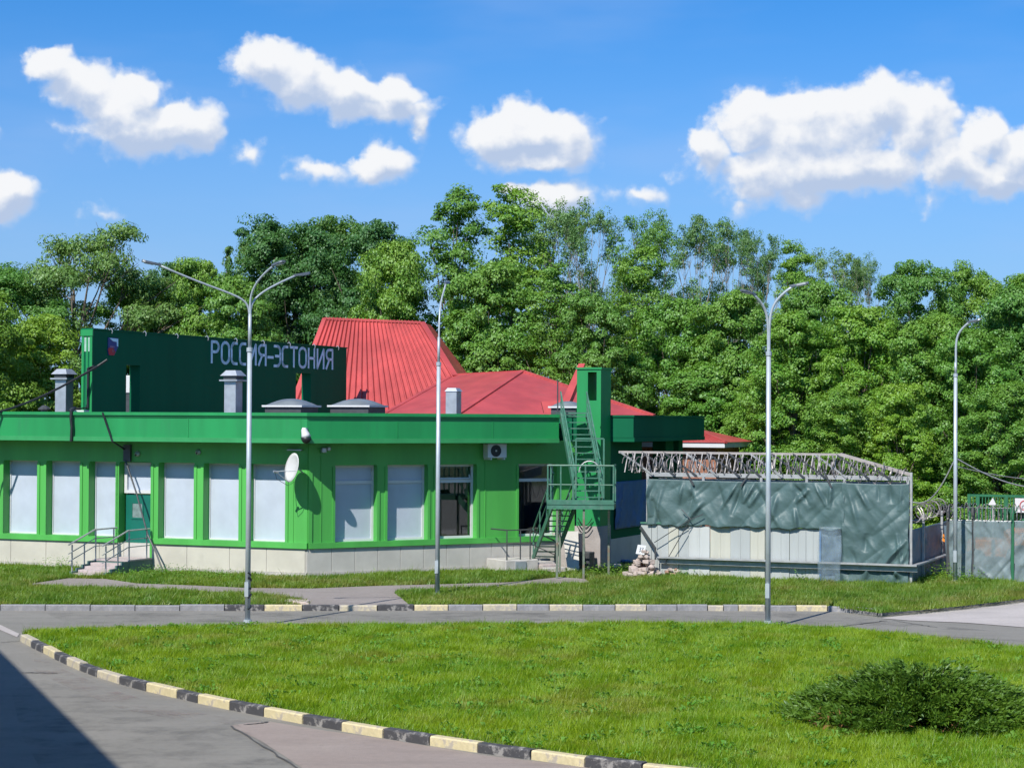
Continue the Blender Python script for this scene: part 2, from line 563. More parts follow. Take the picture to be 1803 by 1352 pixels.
def asphalt_mat(name, c, patch, speck=.35):
    mt = bpy.data.materials.new(name); mt.use_nodes = True
    nb = NB(mt.node_tree); bs = mt.node_tree.nodes['Principled BSDF']
    co = nb.n('ShaderNodeTexCoord').outputs['Object']
    big = nb.noise(co, .35, 6, .6)
    cc = nb.mix(nb.smooth(big, .42, .66), c + (1,), patch + (1,))
    fine = nb.noise(co, 60.0, 3, .7)
    med = nb.noise(co, 7.0, 6, .75)
    cc = nb.mix(nb.math('MULTIPLY', nb.smooth(med, .52, .66), .28), cc, tuple(x * .62 for x in c) + (1,))
    cc = nb.mix(nb.math('MULTIPLY', nb.smooth(med, .47, .36), .22), cc, tuple(min(1, x * 1.35) for x in c) + (1,))
    cc = nb.mix(nb.math('MULTIPLY', nb.smooth(fine, .45, .7), speck), cc, tuple(x * .55 for x in c) + (1,))
    st = nb.noise(nb.vm('MULTIPLY', co, (.25, 1.0, 1)), 1.6, 5, .6)
    cc = nb.mix(nb.math('MULTIPLY', nb.smooth(st, .48, .72), .5), cc, tuple(x * .74 for x in c) + (1,))
    nb.link(cc, bs.inputs['Base Color'])
    bs.inputs['Roughness'].default_value = .9
    bn = nb.n('ShaderNodeBump'); bn.inputs['Distance'].default_value = .008
    nb.link(fine, bn.inputs['Height']); nb.link(bn.outputs[0], bs.inputs['Normal'])
    return mt


M['asphalt'] = asphalt_mat('grey_asphalt', (.20, .19, .165), (.225, .213, .185))
M['asphalt_pink'] = asphalt_mat('pinkish_patched_asphalt', (.275, .225, .195), (.31, .26, .225))
M['path'] = asphalt_mat('worn_path_asphalt', (.25, .215, .195), (.28, .245, .225))
M['apron'] = asphalt_mat('pale_concrete_apron', (.40, .365, .34), (.45, .41, .385), .2)
M['crack_and_shadow'] = mat('asphalt_crack_and_shadow', (.07, .068, .065), .95)


def soil_mat(name, c1, c2):
    return mat(name, c1, .95, .25, 3.0, bump=.02, bscale=12, dirt=c2, dscale=.8, dlo=.4, dhi=.7)


M['lawn_soil'] = soil_mat('lawn_soil', (.075, .12, .018), (.11, .145, .025))
M['verge_soil'] = soil_mat('verge_soil', (.085, .115, .025), (.125, .125, .045))
M['ground'] = soil_mat('far_ground', (.05, .08, .02), (.07, .085, .03))
M['grass'] = leaf_mat('grass_blade', (0.160, 0.332, 0.008), (0.265, 0.401, 0.009), (0.348, 0.437, 0.023), 0.50, .5, .22, (.30, .31, .045))
M['grass_verge'] = leaf_mat('verge_grass_blade', (0.098, 0.235, 0.015), (0.184, 0.296, 0.022), (0.253, 0.304, 0.057), 0.50, .6, .2, (.29, .27, .075))
M['leaf_dark'] = leaf_mat('dark_foliage', (0.066, 0.175, 0.040), (0.101, 0.216, 0.042), (0.137, 0.244, 0.053), .36, .3)
M['leaf_mid'] = leaf_mat('mid_green_foliage', (0.108, 0.266, 0.037), (0.167, 0.318, 0.045), (0.211, 0.339, 0.061), .36, .3)
M['leaf_bright'] = leaf_mat('bright_maple_foliage', (0.137, 0.321, 0.030), (0.206, 0.360, 0.037), (0.250, 0.374, 0.060), .36, .3)
M['leaf_pale'] = leaf_mat('pale_loose_foliage', (0.119, 0.239, 0.057), (0.148, 0.276, 0.063), (0.198, 0.287, 0.101), .36, .3)
M['leaf_yellow'] = leaf_mat('yellow_green_foliage', (0.187, 0.334, 0.026), (0.230, 0.370, 0.039), (0.284, 0.389, 0.053), .36, .3)
M['juniper'] = leaf_mat('juniper_needles', (0.078, 0.153, 0.014), (0.129, 0.218, 0.018), (0.172, 0.255, 0.023), 0.30, 1.2)


def glass_mat():
    mt = bpy.data.materials.new('window_glass'); mt.use_nodes = True
    nb = NB(mt.node_tree); mt.node_tree.nodes.clear()
    tr = nb.n('ShaderNodeBsdfTransparent'); tr.inputs[0].default_value = (.55, .62, .62, 1)
    gl = nb.n('ShaderNodeBsdfGlossy'); gl.inputs['Roughness'].default_value = .03
    fr = nb.n('ShaderNodeFresnel'); fr.inputs[0].default_value = 1.5
    ms = nb.n('ShaderNodeMixShader')
    nb.link(nb.math('MULTIPLY_ADD', fr.outputs[0], 1.0, .10), ms.inputs[0])
    nb.link(tr.outputs[0], ms.inputs[1]); nb.link(gl.outputs[0], ms.inputs[2])
    ou = nb.n('ShaderNodeOutputMaterial'); nb.link(ms.outputs[0], ou.inputs[0])
    return mt


M['glass'] = glass_mat()


def dust_mat(name, c, op=.75):
    mt = bpy.data.materials.new(name); mt.use_nodes = True
    nb = NB(mt.node_tree); bs = mt.node_tree.nodes['Principled BSDF']
    co = nb.n('ShaderNodeTexCoord').outputs['Object']
    f = nb.noise(co, .9, 7, .7)
    bs.inputs['Base Color'].default_value = c + (1,)
    bs.inputs['Roughness'].default_value = .95
    nb.link(nb.smooth(f, .44, .74, 0.0, op), bs.inputs['Alpha'])
    return mt


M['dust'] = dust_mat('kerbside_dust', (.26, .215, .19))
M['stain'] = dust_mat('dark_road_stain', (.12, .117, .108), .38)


def sheet_mat(name, c, opacity, rough=.3):
    mt = bpy.data.materials.new(name); mt.use_nodes = True
    nb = NB(mt.node_tree); bs = mt.node_tree.nodes['Principled BSDF']
    co = nb.n('ShaderNodeTexCoord').outputs['Object']
    f = nb.noise(co, 2.2, 5, .6)
    nb.link(nb.mix(nb.smooth(f, .35, .7), tuple(x * .85 for x in c) + (1,), tuple(min(1, x * 1.15) for x in c) + (1,)), bs.inputs['Base Color'])
    nb.link(nb.smooth(f, .2, .8, opacity - .12, opacity + .12), bs.inputs['Alpha'])
    bs.inputs['Roughness'].default_value = rough
    return mt


M['film'] = sheet_mat('clear_plastic_film', (.24, .32, .37), .22)
M['net_tarp'] = sheet_mat('grey_mesh_tarpaulin', (.19, .25, .265), .72, .5)

# ================================================================== THE GROUND
ZV = 0.12                                   # level of verge and building foot


def poly_sheet(name, pts, mt, z=None, kind='structure'):
    bm = bmesh.new()
    vs = [bm.verts.new((p[0], p[1], p[2] if z is None else z)) for p in pts]
    bm.faces.new(vs)
    bm.normal_update()
    bmesh.ops.triangulate(bm, faces=bm.faces)
    bmesh.ops.recalc_face_normals(bm, faces=bm.faces)
    for f in bm.faces:
        if f.normal.z < 0:
            f.normal_flip()
    me = bpy.data.meshes.new(name); bm.to_mesh(me); bm.free()
    me.materials.append(mt)
    o = place(me, name)
    o['kind'] = kind
    return o


poly_sheet('ground', [(-1500, -600, -.06), (1500, -600, -.06), (1500, 2600, -.06), (-1500, 2600, -.06)], M['ground'])

far_kerb_px = [(-150, 1075), (0, 1075.2), (395, 1075.2), (465, 1075.2), (532, 1075.2), (597, 1075), (664, 1075), (729, 1074.6), (789, 1074.6), (850, 1074.6),
               (910, 1074.4), (967, 1074.4), (1026, 1074.4), (1083, 1074.6), (1138, 1075), (1192, 1075), (1246, 1075), (1274, 1075.4),
               (1300, 1075.4), (1347, 1075.6), (1402, 1075.4), (1457, 1076), (1503, 1079), (1545, 1083)]
far_kerb = [G(x, y, 0) for x, y in far_kerb_px]
apron_edge = [G(x, y, 0) for x, y in [(1552, 1084), (1620, 1076), (1700, 1068), (1803, 1056), (2000, 1036), (2300, 1012)]]
verge_poly = [(-70, far_kerb[0].y + 1.5, 0)] + [p + Vector((0, .08, 0)) for p in far_kerb] + apron_edge + [(70, 75, 0), (90, 150, 0), (-90, 150, 0)]
poly_sheet('grass_verge', verge_poly, M['verge_soil'], ZV)
poly_sheet('road', [(-75, -30, 0), (75, -30, 0), (75, 66, 0), (-75, 66, 0)], M['asphalt'], 0.0)
poly_sheet('concrete_apron', [G(x, y, .05) for x, y in [(1548, 1085), (1620, 1077), (1700, 1069), (1803, 1057), (2000, 1037), (2300, 1012), (2300, 1140), (1803, 1101), (1700, 1093), (1600, 1089)]], M['apron'], .012)
poly_sheet('patched_asphalt', [G(x, y, 0) for x, y in [(405, 1277), (440, 1272), (475, 1270), (560, 1284), (700, 1304), (850, 1329), (1000, 1347), (1200, 1372), (1500, 1420), (900, 1420), (560, 1380), (532, 1352), (500, 1330), (455, 1302)]], M['asphalt_pink'], .004)
poly_sheet('road_dust', [G(x, y, 0) for x, y in [(60, 1149), (110, 1178), (200, 1215), (300, 1245), (400, 1263), (470, 1269), (420, 1274), (330, 1270), (215, 1248), (130, 1215), (60, 1180)]], M['dust'], .008)
poly_sheet('concrete_strip', [G(x, y, 0) for x, y in [(-60, 1080), (0, 1100), (34, 1116), (30, 1122), (0, 1109), (-60, 1089)]], M['apron'], .01)

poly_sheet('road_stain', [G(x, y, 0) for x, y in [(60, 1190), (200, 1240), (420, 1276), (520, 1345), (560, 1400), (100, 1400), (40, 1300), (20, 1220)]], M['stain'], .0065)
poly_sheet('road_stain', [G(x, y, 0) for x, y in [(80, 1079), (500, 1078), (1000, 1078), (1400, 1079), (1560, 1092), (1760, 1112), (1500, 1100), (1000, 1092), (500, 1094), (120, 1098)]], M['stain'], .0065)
path_px = [(35, 1030), (120, 1018), (185, 1019), (240, 1027), (350, 1031), (434, 1035), (549, 1036), (674, 1031), (799, 1028), (899, 1025), (985, 1016), (1030, 1019), (1041, 1028),
           (892, 1034), (760, 1038), (693, 1043), (708, 1054), (722, 1066), (546, 1066), (537, 1060), (501, 1051), (350, 1042), (250, 1039), (100, 1034)]
path_poly = [G(x, y, ZV) for x, y in path_px]
poly_sheet('footpath', path_poly, M['path'], ZV + .006)

# cracks and the painted line of a lamp shadow on the asphalt: thin sheets
mb = MB()


def crack_and_shadow(pts, w):
    pts = [Vector(p) for p in pts]
    L = []; Rr = []
    for i, p in enumerate(pts):
        t = (pts[min(i + 1, len(pts) - 1)] - pts[max(i - 1, 0)]).normalized()
        nn = Vector((-t.y, t.x, 0))
        ww = w * random.uniform(.5, 1.1)
        L.append(p + nn * ww); Rr.append(p - nn * ww)
    k = len(pts)
    mb.add(L + Rr, [(i, i + 1, k + i + 1, k + i) for i in range(k - 1)])


def jag(a, c, n, amp):
    out = []
    for i in range(n + 1):
        t = i / n
        p = Vector(a).lerp(Vector(c), t)
        out.append(p + Vector((random.uniform(-amp, amp), random.uniform(-amp, amp), 0)))
    return out


for (a, c, w) in [((40, 1183), (101, 1184), .035), ((408, 1277), (530, 1354), .02), ((700, 1087), (960, 1079), .02), ((1465, 1104), (1560, 1092), .035), ((1570, 1091), (1650, 1104), .02),  # first strip is a lamp arm's shadow painted as a dark line
                  ((1640, 1118), (1803, 1128), .02), ((0, 1130), (60, 1126), .02), ((205, 1035), (235, 1029), .03), ((430, 1275), (475, 1270), .03)]:
    zz = .013 if a[1] > 1060 else ZV + .011
    crack_and_shadow(jag(G(a[0], a[1], zz), G(c[0], c[1], zz), 14, .03), w)
crk = mb.build('road_crack_and_shadow', M['crack_and_shadow'])
crk['kind'] = 'structure'

# ---------------------------------------------------------------- kerbs: stone by stone
isl_px = [(35, 1117, 'p'), (55, 1127, 'k'), (75, 1136.5, 'y'), (95, 1147, 'k'), (117, 1157, 'p'), (140, 1167, 'k'), (170, 1178, 'p'), (210, 1190, 'k'), (257, 1202, 'y'), (310, 1214, 'k'), (347, 1222.5, 'y'),
          (403, 1234, 'k'), (464, 1245.5, 'y'), (532, 1258, 'k'), (602, 1270, 'y'), (675, 1282, 'k'), (756, 1295, 'y'), (841, 1307, 'k'), (934, 1319, 'y'), (1029, 1332, 'k'), (1130, 1344, 'y'), (1235, 1355, 'k'), (1345, 1365, 'y'), (1460, 1374, 'k'), (1580, 1381, 'y'), (1700, 1386, None)]
KM = {'p': 'kerb_pale', 'k': 'kerb_black', 'y': 'kerb_yellow', 'g': 'kerb_grey'}
isl_pts = [G(x, y, .15) for x, y, c in isl_px]
isl_in = []
KW = .17


def offset_poly(pts, w):
    out = []
    for i, p in enumerate(pts):
        t = (pts[min(i + 1, len(pts) - 1)] - pts[max(i - 1, 0)])
        t.z = 0; t.normalize()
        out.append(p + Vector((-t.y, t.x, 0)) * w)
    return out


def kerb(name, pts, mats, h, w, zb=-.02):
    root = bpy.data.objects.new(name, None); col.objects.link(root)
    root.location = pts[0]; root['_b'] = tuple(pts[0]); root['kind'] = 'structure'
    inn = offset_poly(pts, w)
    for i in range(len(pts) - 1):
        if mats[i] is None: continue
        a, c, d, e = pts[i].copy(), pts[i + 1].copy(), inn[i + 1].copy(), inn[i].copy()
        t = (c - a).normalized()
        gap = .012
        dz = random.uniform(-.012, .012); sh = Vector((-t.y, t.x, 0)) * random.uniform(-.014, .014)
        a = a + t * gap + sh; e = e + t * gap + sh; c = c - t * gap + sh; d = d - t * gap + sh
        k = MB()
        ch = .022
        n = Vector((-t.y, t.x, 0))
        top = h + dz
        # chamfered upright profile, swept from a to c
        prof = [(0, zb), (0, top - ch), (ch, top), (w - .01, top), (w, top - .01), (w, zb)]
        vs = []
        for q in (a, c):
            for (o_, z_) in prof:
                v = q + n * o_; v.z = z_; vs.append(v)
        m_ = len(prof)
        fs = [tuple(range(m_)), tuple(range(2 * m_ - 1, m_ - 1, -1))] + [(j, (j + 1) % m_, m_ + (j + 1) % m_, m_ + j) for j in range(m_)]
        k.add(vs, fs).build('kerb_stone', M[KM[mats[i]]], root, loc=(a + c) / 2)
    return root


kerb('island_kerb', isl_pts, [c for _, _, c in isl_px], .15, KW)
kc = ['g', 'g', 'k', 'y', 'k', 'p', 'k', 'y', 'g', 'p', 'g', 'p', 'g', 'p', 'g', 'g', 'p', 'g', 'p', 'g', 'y', 'g', 'g']
for p in far_kerb: p.z = .15
# long plain run on the left cut into metre stones
fk = []; fm = []
for i in range(len(far_kerb) - 1):
    seg = far_kerb[i + 1] - far_kerb[i]
    n = max(1, round(seg.length / 1.05)) if i < 2 else 1
    for j in range(n):
        fk.append(far_kerb[i] + seg * (j / n)); fm.append(kc[i])
fk.append(far_kerb[-1])
kerb('roadside_kerb', fk, fm, .15, .15)

ae = [p.copy() for p in apron_edge]
for p in ae: p.z = .13
fk2 = []
for i in range(len(ae) - 1):
    n_ = max(1, round((ae[i + 1] - ae[i]).length / 1.05))
    fk2 += [ae[i].lerp(ae[i + 1], j / n_) for j in range(n_)]
fk2.append(ae[-1])
kerb('apron_kerb', fk2, ['g'] * (len(fk2) - 1), .125, .12)

# ---------------------------------------------------------------- island lawn
isl_inner = offset_poly(isl_pts, KW - .01)
far_edge_px = [(1950, 1170), (1803, 1143), (1650, 1124), (1500, 1109), (1352, 1100), (1100, 1098), (900, 1099), (700, 1102), (436, 1101), (200, 1107), (55, 1112), (38, 1116)]
ZI = .135
isl_poly = [Vector((p.x, p.y, ZI)) for p in isl_inner] + [G(1900, 1360, ZI), G(2050, 1260, ZI)] + [G(x, y, ZI) for x, y in far_edge_px]
o = poly_sheet('lawn_island', isl_poly, M['lawn_soil'], ZI)
# low earth side of the island towards the road
mb = MB()
for i in range(len(isl_poly)):
    a = isl_poly[i]; c = isl_poly[(i + 1) % len(isl_poly)]
    if i >= len(isl_inner) - 1:
        mb.add([(a.x, a.y, -.02), (c.x, c.y, -.02), (c.x, c.y, ZI - .002), (a.x, a.y, ZI - .002)], [(0, 1, 2, 3)])
ed = mb.build('lawn_edge', M['lawn_soil']); ed['kind'] = 'structure'


def in_poly(px, py, poly):
    poly = [(p[0], p[1]) for p in poly]
    ins = np.zeros(len(px), bool)
    j = len(poly) - 1
    for i in range(len(poly)):
        xi, yi = poly[i]; xj, yj = poly[j]
        c = ((yi > py) != (yj > py)) & (px < (xj - xi) * (py - yi) / (yj - yi + 1e-12) + xi)
        ins ^= c
        j = i
    return ins


rng = np.random.default_rng(7)


def wav(x, y, sc, seed, k=7):
    r_ = np.random.default_rng(seed)
    out = np.zeros_like(x)
    for i in range(k):
        a = r_.uniform(0, 6.28); f_ = r_.uniform(.5, 1.9) / sc
        out += np.sin((x * math.cos(a) + y * math.sin(a)) * f_ * 6.28 + r_.uniform(0, 6.28))
    return out / math.sqrt(k)


def grass(name, poly, z, dens_, hmin, hmax, width, mt, label, exclude=(), grow=0.0, maxn=450000, keep=None):
    xs = np.array([p[0] for p in poly]); ys = np.array([p[1] for p in poly])
    x0, x1, y0, y1 = xs.min(), xs.max(), ys.min(), ys.max()
    n = int(min(maxn * 2.5, (x1 - x0) * (y1 - y0) * dens_))
    x = rng.uniform(x0, x1, n); y = rng.uniform(y0, y1, n)
    ok = in_poly(x, y, poly)
    for e in exclude:
        ok &= ~in_poly(x, y, e)
    # inside the view cone, with a margin for a step aside
    ok &= np.abs(x) < y * .30 + 3.0
    if keep is not None:
        ok &= keep(x, y)
    x = x[ok][:maxn]; y = y[ok][:maxn]; n = len(x)
    cl = wav(x, y, .8, 3) * .32 + wav(x, y, .22, 5) * .50 + wav(x, y, 3.5, 9) * .3
    h = (hmin + (hmax - hmin) * np.clip(.5 + cl * .55, 0, 1)) * rng.uniform(.6, 1.25, n)
    an = rng.uniform(0, 6.283, n)
    w = width * rng.uniform(.6, 1.3, n)
    lean = rng.uniform(.15, .95, n) * h
    la = wav(x, y, 1.3, 21) * 1.5 + rng.normal(0, 1.2, n)
    bx = np.cos(an) * w; by = np.sin(an) * w
    v = np.empty((n, 3, 3))
    v[:, 0] = np.stack([x - bx, y - by, np.full(n, z - .004)], 1)
    v[:, 1] = np.stack([x + bx, y + by, np.full(n, z - .004)], 1)
    v[:, 2] = np.stack([x + np.cos(la) * lean, y + np.sin(la) * lean, z + h], 1)
    f = np.arange(n * 3).reshape(n, 3)
    me = np_mesh(name, v.reshape(-1, 3), f, mt)
    o = place(me, name)
    tag(o, label, 'grass', kind='stuff')
    return o


def thin_rim(x, y):
    d_ = np.full(len(x), 9.0)
    for a_, c_ in zip(isl_inner[:-1], isl_inner[1:]):
        ux, uy = c_.x - a_.x, c_.y - a_.y
        t = np.clip(((x - a_.x) * ux + (y - a_.y) * uy) / (ux * ux + uy * uy), 0, 1)
        d_ = np.minimum(d_, np.hypot(x - a_.x - ux * t, y - a_.y - uy * t))
    rim = .30 + .28 * wav(x, y, 1.1, 31)
    return rng.random(len(x)) < np.clip(.28 + d_ / np.maximum(rim, .05) * .5, 0, 1)


grass('lawn_grass', isl_poly, ZI, 2000, .035, .15, .008, M['grass'], 'lush bright green lawn grass covering the kerbed island', maxn=640000, keep=thin_rim)

vx_poly = [G(x, y, ZV) for x, y in [(-60, 1065), (540, 1064.5), (1000, 1064), (1300, 1064.5), (1450, 1066), (1548, 1079), (1620, 1074), (1700, 1066), (1803, 1054), (1870, 1047), (1900, 1016), (1803, 1030), (1690, 1012), (1660, 1013), (1603, 1026), (1440, 1022), (1215, 1012), (1130, 1002), (1060, 1005), (1000, 1008), (925, 1008), (860, 1003), (540, 1018), (-60, 993)]]
grass('verge_grass', vx_poly, ZV, 900, .05, .17, .016, M['grass_verge'], 'rough patchy grass on the verge between kerb and building', exclude=[path_poly], maxn=260000)

grass('tall_grass', isl_poly, ZI, 60, .13, .25, .006, M['grass_verge'], 'scattered taller grass stems standing out of the island lawn', maxn=16000)
grass('tall_grass', vx_poly, ZV, 60, .15, .32, .009, M['grass_verge'], 'scattered taller grass stems on the verge by the building', exclude=[path_poly], maxn=12000)

# broad-leaved rosettes in the lawn: plantain, dandelion, clover
xs = np.array([p[0] for p in isl_poly]); ys = np.array([p[1] for p in isl_poly])
cx = rng.uniform(xs.min(), xs.max(), 5200); cy = rng.uniform(ys.min(), ys.max(), 5200)
ok = in_poly(cx, cy, isl_poly) & (np.abs(cx) < cy * .3 + 2) & (wav(cx, cy, 2.2, 41) + rng.normal(0, .5, 5200) > .55)
cx = cx[ok]; cy = cy[ok]
q = []
for i in range(9):
    an = rng.uniform(0, 6.283, len(cx)); ln_ = rng.uniform(.05, .12, len(cx)); w_ = ln_ * .28; z0_ = ZI + rng.uniform(.03, .07, len(cx)); z1_ = ZI + rng.uniform(.05, .13, len(cx))
    ox = cx + rng.normal(0, .06, len(cx)); oy = cy + rng.normal(0, .06, len(cx))
    dx, dy = np.cos(an), np.sin(an)
    q.append(np.stack([np.stack([ox, oy, z0_], 1), np.stack([ox + dx * ln_ * .55 - dy * w_, oy + dy * ln_ * .55 + dx * w_, z1_], 1), np.stack([ox + dx * ln_, oy + dy * ln_, z1_ - .01], 1), np.stack([ox + dx * ln_ * .55 + dy * w_, oy + dy * ln_ * .55 - dx * w_, z1_], 1)], 1))
q = np.concatenate(q)
tag(place(np_mesh('lawn_weeds', q.reshape(-1, 3), np.arange(len(q) * 4).reshape(-1, 4), M['leaf_bright']), 'lawn_weeds'), 'broad-leaved weeds dotted through the island lawn', 'weeds', kind='stuff')

# ================================================================== THE GREEN BUILDING
AL = R(-22.6); AR = R(31.0); AS = R(67.4)
A = G(540, 1017, ZV)
FL = Frame(A, AL)
FR = Frame(A, AR)
OV = 0.80
hb = Vector((A.x, A.y, ZV))
bld = thing('green_border_building', hb, 'long green single-storey border building with dark sign wall, white-blinded windows and red roofs', 'building')


def Bp(name, mb_, m_, parent=None, **kw):
    return mb_.build(name, M[m_] if isinstance(m_, str) else m_, parent or bld, **kw)


RECL = .34; RECR = .26
zs0 = FL.z(540, 966); zs1 = FL.z(540, 956)            # bottom and top of the sill ledge
zwt = FL.z(470, 817)                                   # window head
zf0 = 4.20; zf1 = FL.z(540, 727) - .0
zwR = FR.z(620, 819)
sL0 = FL.s(-260)
sR1 = FR.s(1012)
# windows of the left front: panel px left, right
winL = [(-132, -84), (-57, -9), (18, 66), (93, 141), (168, 204), (221, 266), (290, 342), (369, 421), (447, 503)]
opL = [(FL.s(a, -RECL), FL.s(c, 0.0)) for a, c in winL]
winR = [(590, 657, 'blind'), (682, 746, 'blind'), (768, 832, 'glass'), (913, 972, 'glass')]
opR = [(FR.s(a, 0.0), FR.s(c, -RECR)) for a, c, k in winR]
DOOR = 5


def piers(fr, ops, s0, s1, z0, z1, depth, skip=None):
    edges = [s0]
    for a, c in ops: edges += [a, c]
    edges.append(s1)
    mb_ = MB()
    for i in range(0, len(edges), 2):
        a, c = edges[i], edges[i + 1]
        mb_.fbox(fr, a, c, -depth, 0, z0, z1)
    return mb_


zd = FL.z(245, 979, -RECL)                             # door threshold
w = piers(FL, opL, sL0, -.001, zs1, zwt, RECL + .05)
w.fbox(FL, sL0, -.001, -(RECL + .05), 0, zwt, zf0 + .1)
Bp('wall', w, 'green_wall')
w = piers(FR, opR, .001, sR1, zs1, zwR, RECR + .05)
w.fbox(FR, .001, sR1, -(RECR + .05), 0, zwR, zf0 + .1)
Bp('wall', w, 'green_wall')
# slim corner strip and pier edge trims
for a, c in opL:
    Bp('pier_trim', MB().fbox(FL, a - .10, a - .002, 0, .03, zs1, zwt - .05), 'green_wall')
    Bp('pier_trim', MB().fbox(FL, c + .002, c + .10, 0, .03, zs1, zwt - .05), 'green_wall')
for a, c in opR:
    Bp('pier_trim', MB().fbox(FR, a - .09, a - .002, 0, .03, zs1, zwR - .05), 'green_wall')
    Bp('pier_trim', MB().fbox(FR, c + .002, c + .09, 0, .03, zs1, zwR - .05), 'green_wall')
for s_ in (.45, 4.62, 5.5, 6.3):
    if s_ < opR[-1][0] - .2 and (s_ < opR[0][0] - .2 or s_ > opR[2][1] + .2):
        Bp('panel_seam', MB().fbox(FR, s_, s_ + .03, 0, .018, zs1, zwR + .3), 'green_wall')
Bp('panel_seam', MB().fbox(FL, -.5, -.47, 0, .018, zs1, zwt + .3), 'green_wall')
Bp('corner_trim', MB().fbox(FR, .03, .16, 0, .035, zs1, zf0), 'green_wall')

# windows of the left front: white blinds behind slim frames
for i, (a, c) in enumerate(opL):
    if i == DOOR: continue
    fr_ = MB(); t_ = .05
    fr_.fbox(FL, a, a + t_, -RECL - .04, -RECL + .03, zs1, zwt)
    fr_.fbox(FL, c - t_, c, -RECL - .04, -RECL + .03, zs1, zwt)
    fr_.fbox(FL, a + t_, c - t_, -RECL - .04, -RECL + .03, zwt - t_, zwt)
    fr_.fbox(FL, a + t_, c - t_, -RECL - .04, -RECL + .03, zs1, zs1 + t_)
    wf = Bp('window', fr_, 'white')
    Bp('blind', MB().fbox(FL, a + t_ + .001, c - t_ - .001, -RECL - .03, -RECL - .005, zs1 + t_ + .001, zwt - t_ - .001), 'blind', wf)
# windows of the right front
ztr = FR.z(620, 849, -RECR)
for i, (a, c) in enumerate(opR):
    kind = winR[i][2]; t_ = .075
    fr_ = MB(); n0, n1 = -RECR - .05, -RECR + .035
    fr_.fbox(FR, a, a + t_, n0, n1, zs1, zwR)
    fr_.fbox(FR, c - t_, c, n0, n1, zs1, zwR)
    fr_.fbox(FR, a + t_, c - t_, n0, n1, zwR - t_, zwR)
    fr_.fbox(FR, a + t_, c - t_, n0, n1, zs1, zs1 + t_)
    fr_.fbox(FR, a + t_, c - t_, n0, n1, ztr - .05, ztr + .05)
    wf = Bp('window', fr_, 'white')
    for (z0, z1) in ((zs1 + t_, ztr - .05), (ztr + .05, zwR - t_)):
        if kind == 'blind':
            Bp('blind', MB().fbox(FR, a + t_ + .001, c - t_ - .001, n0 + .02, n0 + .04, z0 + .001, z1 - .001), 'blind', wf)
        else:
            Bp('pane', MB().fbox(FR, a + t_ + .001, c - t_ - .001, n0 + .03, n0 + .04, z0 + .001, z1 - .001), 'glass', wf)
    if i == 2:
        # top sash tilted open
        s0, s1 = a + t_ + .02, c - t_ - .02
        mbx = MB()
        zt = zwR - t_ - .01; zb_ = ztr + .06
        for (sa, sb, za, zb2) in ((s0, s1, zt - .05, zt), (s0, s1, zb_, zb_ + .05), (s0, s0 + .05, zb_ + .05, zt - .05), (s1 - .05, s1, zb_ + .05, zt - .05)):
            def nn(z): return n1 - .25 * (z - zb_) / (zt - zb_) - .0
            q = []
            for z in (za, zb2):
                q.append([FR.pt(sa, nn(z) + .04, z), FR.pt(sb, nn(z) + .04, z), FR.pt(sb, nn(z), z), FR.pt(sa, nn(z), z)])
            mbx.hexa(q[0] + q[1])
        Bp('tilted_sash', mbx, 'white', wf)
    if kind == 'glass':
        # shallow dim room behind the glass
        rm = MB()
        s0, s1, nb_, nf = a - .4, c + .4, -3.2, -RECR - .34
        rm.add([FR.pt(s0, nf, .4), FR.pt(s1, nf, .4), FR.pt(s1, nb_, .4), FR.pt(s0, nb_, .4), FR.pt(s0, nf, zwR + .2), FR.pt(s1, nf, zwR + .2), FR.pt(s1, nb_, zwR + .2), FR.pt(s0, nb_, zwR + .2)],
               [(0, 1, 2, 3), (7, 6, 5, 4), (2, 6, 7, 3), (1, 5, 6, 2), (0, 3, 7, 4)])
        Bp('room_lining', rm, mat('dim_room_wall', (.10, .11, .11), .9))

# sill ledge, plinth panels
Bp('sill_ledge', MB().fbox(FL, sL0, opL[DOOR][0] - .02, -RECL - .06, .07, zs0, zs1), 'green_wall')
Bp('sill_ledge', MB().fbox(FL, opL[DOOR][1] + .02, .03, -RECL - .06, .07, zs0, zs1), 'green_wall')
Bp('sill_ledge', MB().fbox(FR, .045, sR1, -RECR - .06, .07, zs0, zs1), 'green_wall')
for (pa, pc) in [(-258, -120), (-120, 20), (20, 82), (82, 176), (176, 219), (268, 330), (330, 405), (405, 470), (470, 538)]:
    a, c = FL.s(pa), FL.s(pc)
    Bp('plinth_panel', MB().fbox(FL, a + .008, c - .008, -.25, 0, ZV + .14, zs0 - .002), 'plinth', bevel=.006)
Bp('plinth_foot', MB().fbox(FL, sL0, .0, -.25, .05, ZV - .05, ZV + .138), 'concrete_pale')
Bp('plinth_backing', MB().fbox(FL, sL0, -.05, -.30, -.02, ZV, zs0 - .01).fbox(FR, .05, sR1, -.30, -.02, ZV, zs0 - .01), 'plinth_grey')
pj = [541, 585, 626, 666, 706, 747, 787, 828, 866, 905, 944, 984, 1012]
for pa, pc in zip(pj[:-1], pj[1:]):
    a, c = FR.s(pa), FR.s(pc)
    Bp('plinth_panel', MB().fbox(FR, a + .008, c - .008, -.25, 0, ZV + .14, zs0 - .002), 'plinth_grey', bevel=.006)
Bp('plinth_foot', MB().fbox(FR, .03, sR1, -.25, .05, ZV - .05, ZV + .138), 'concrete_pale')

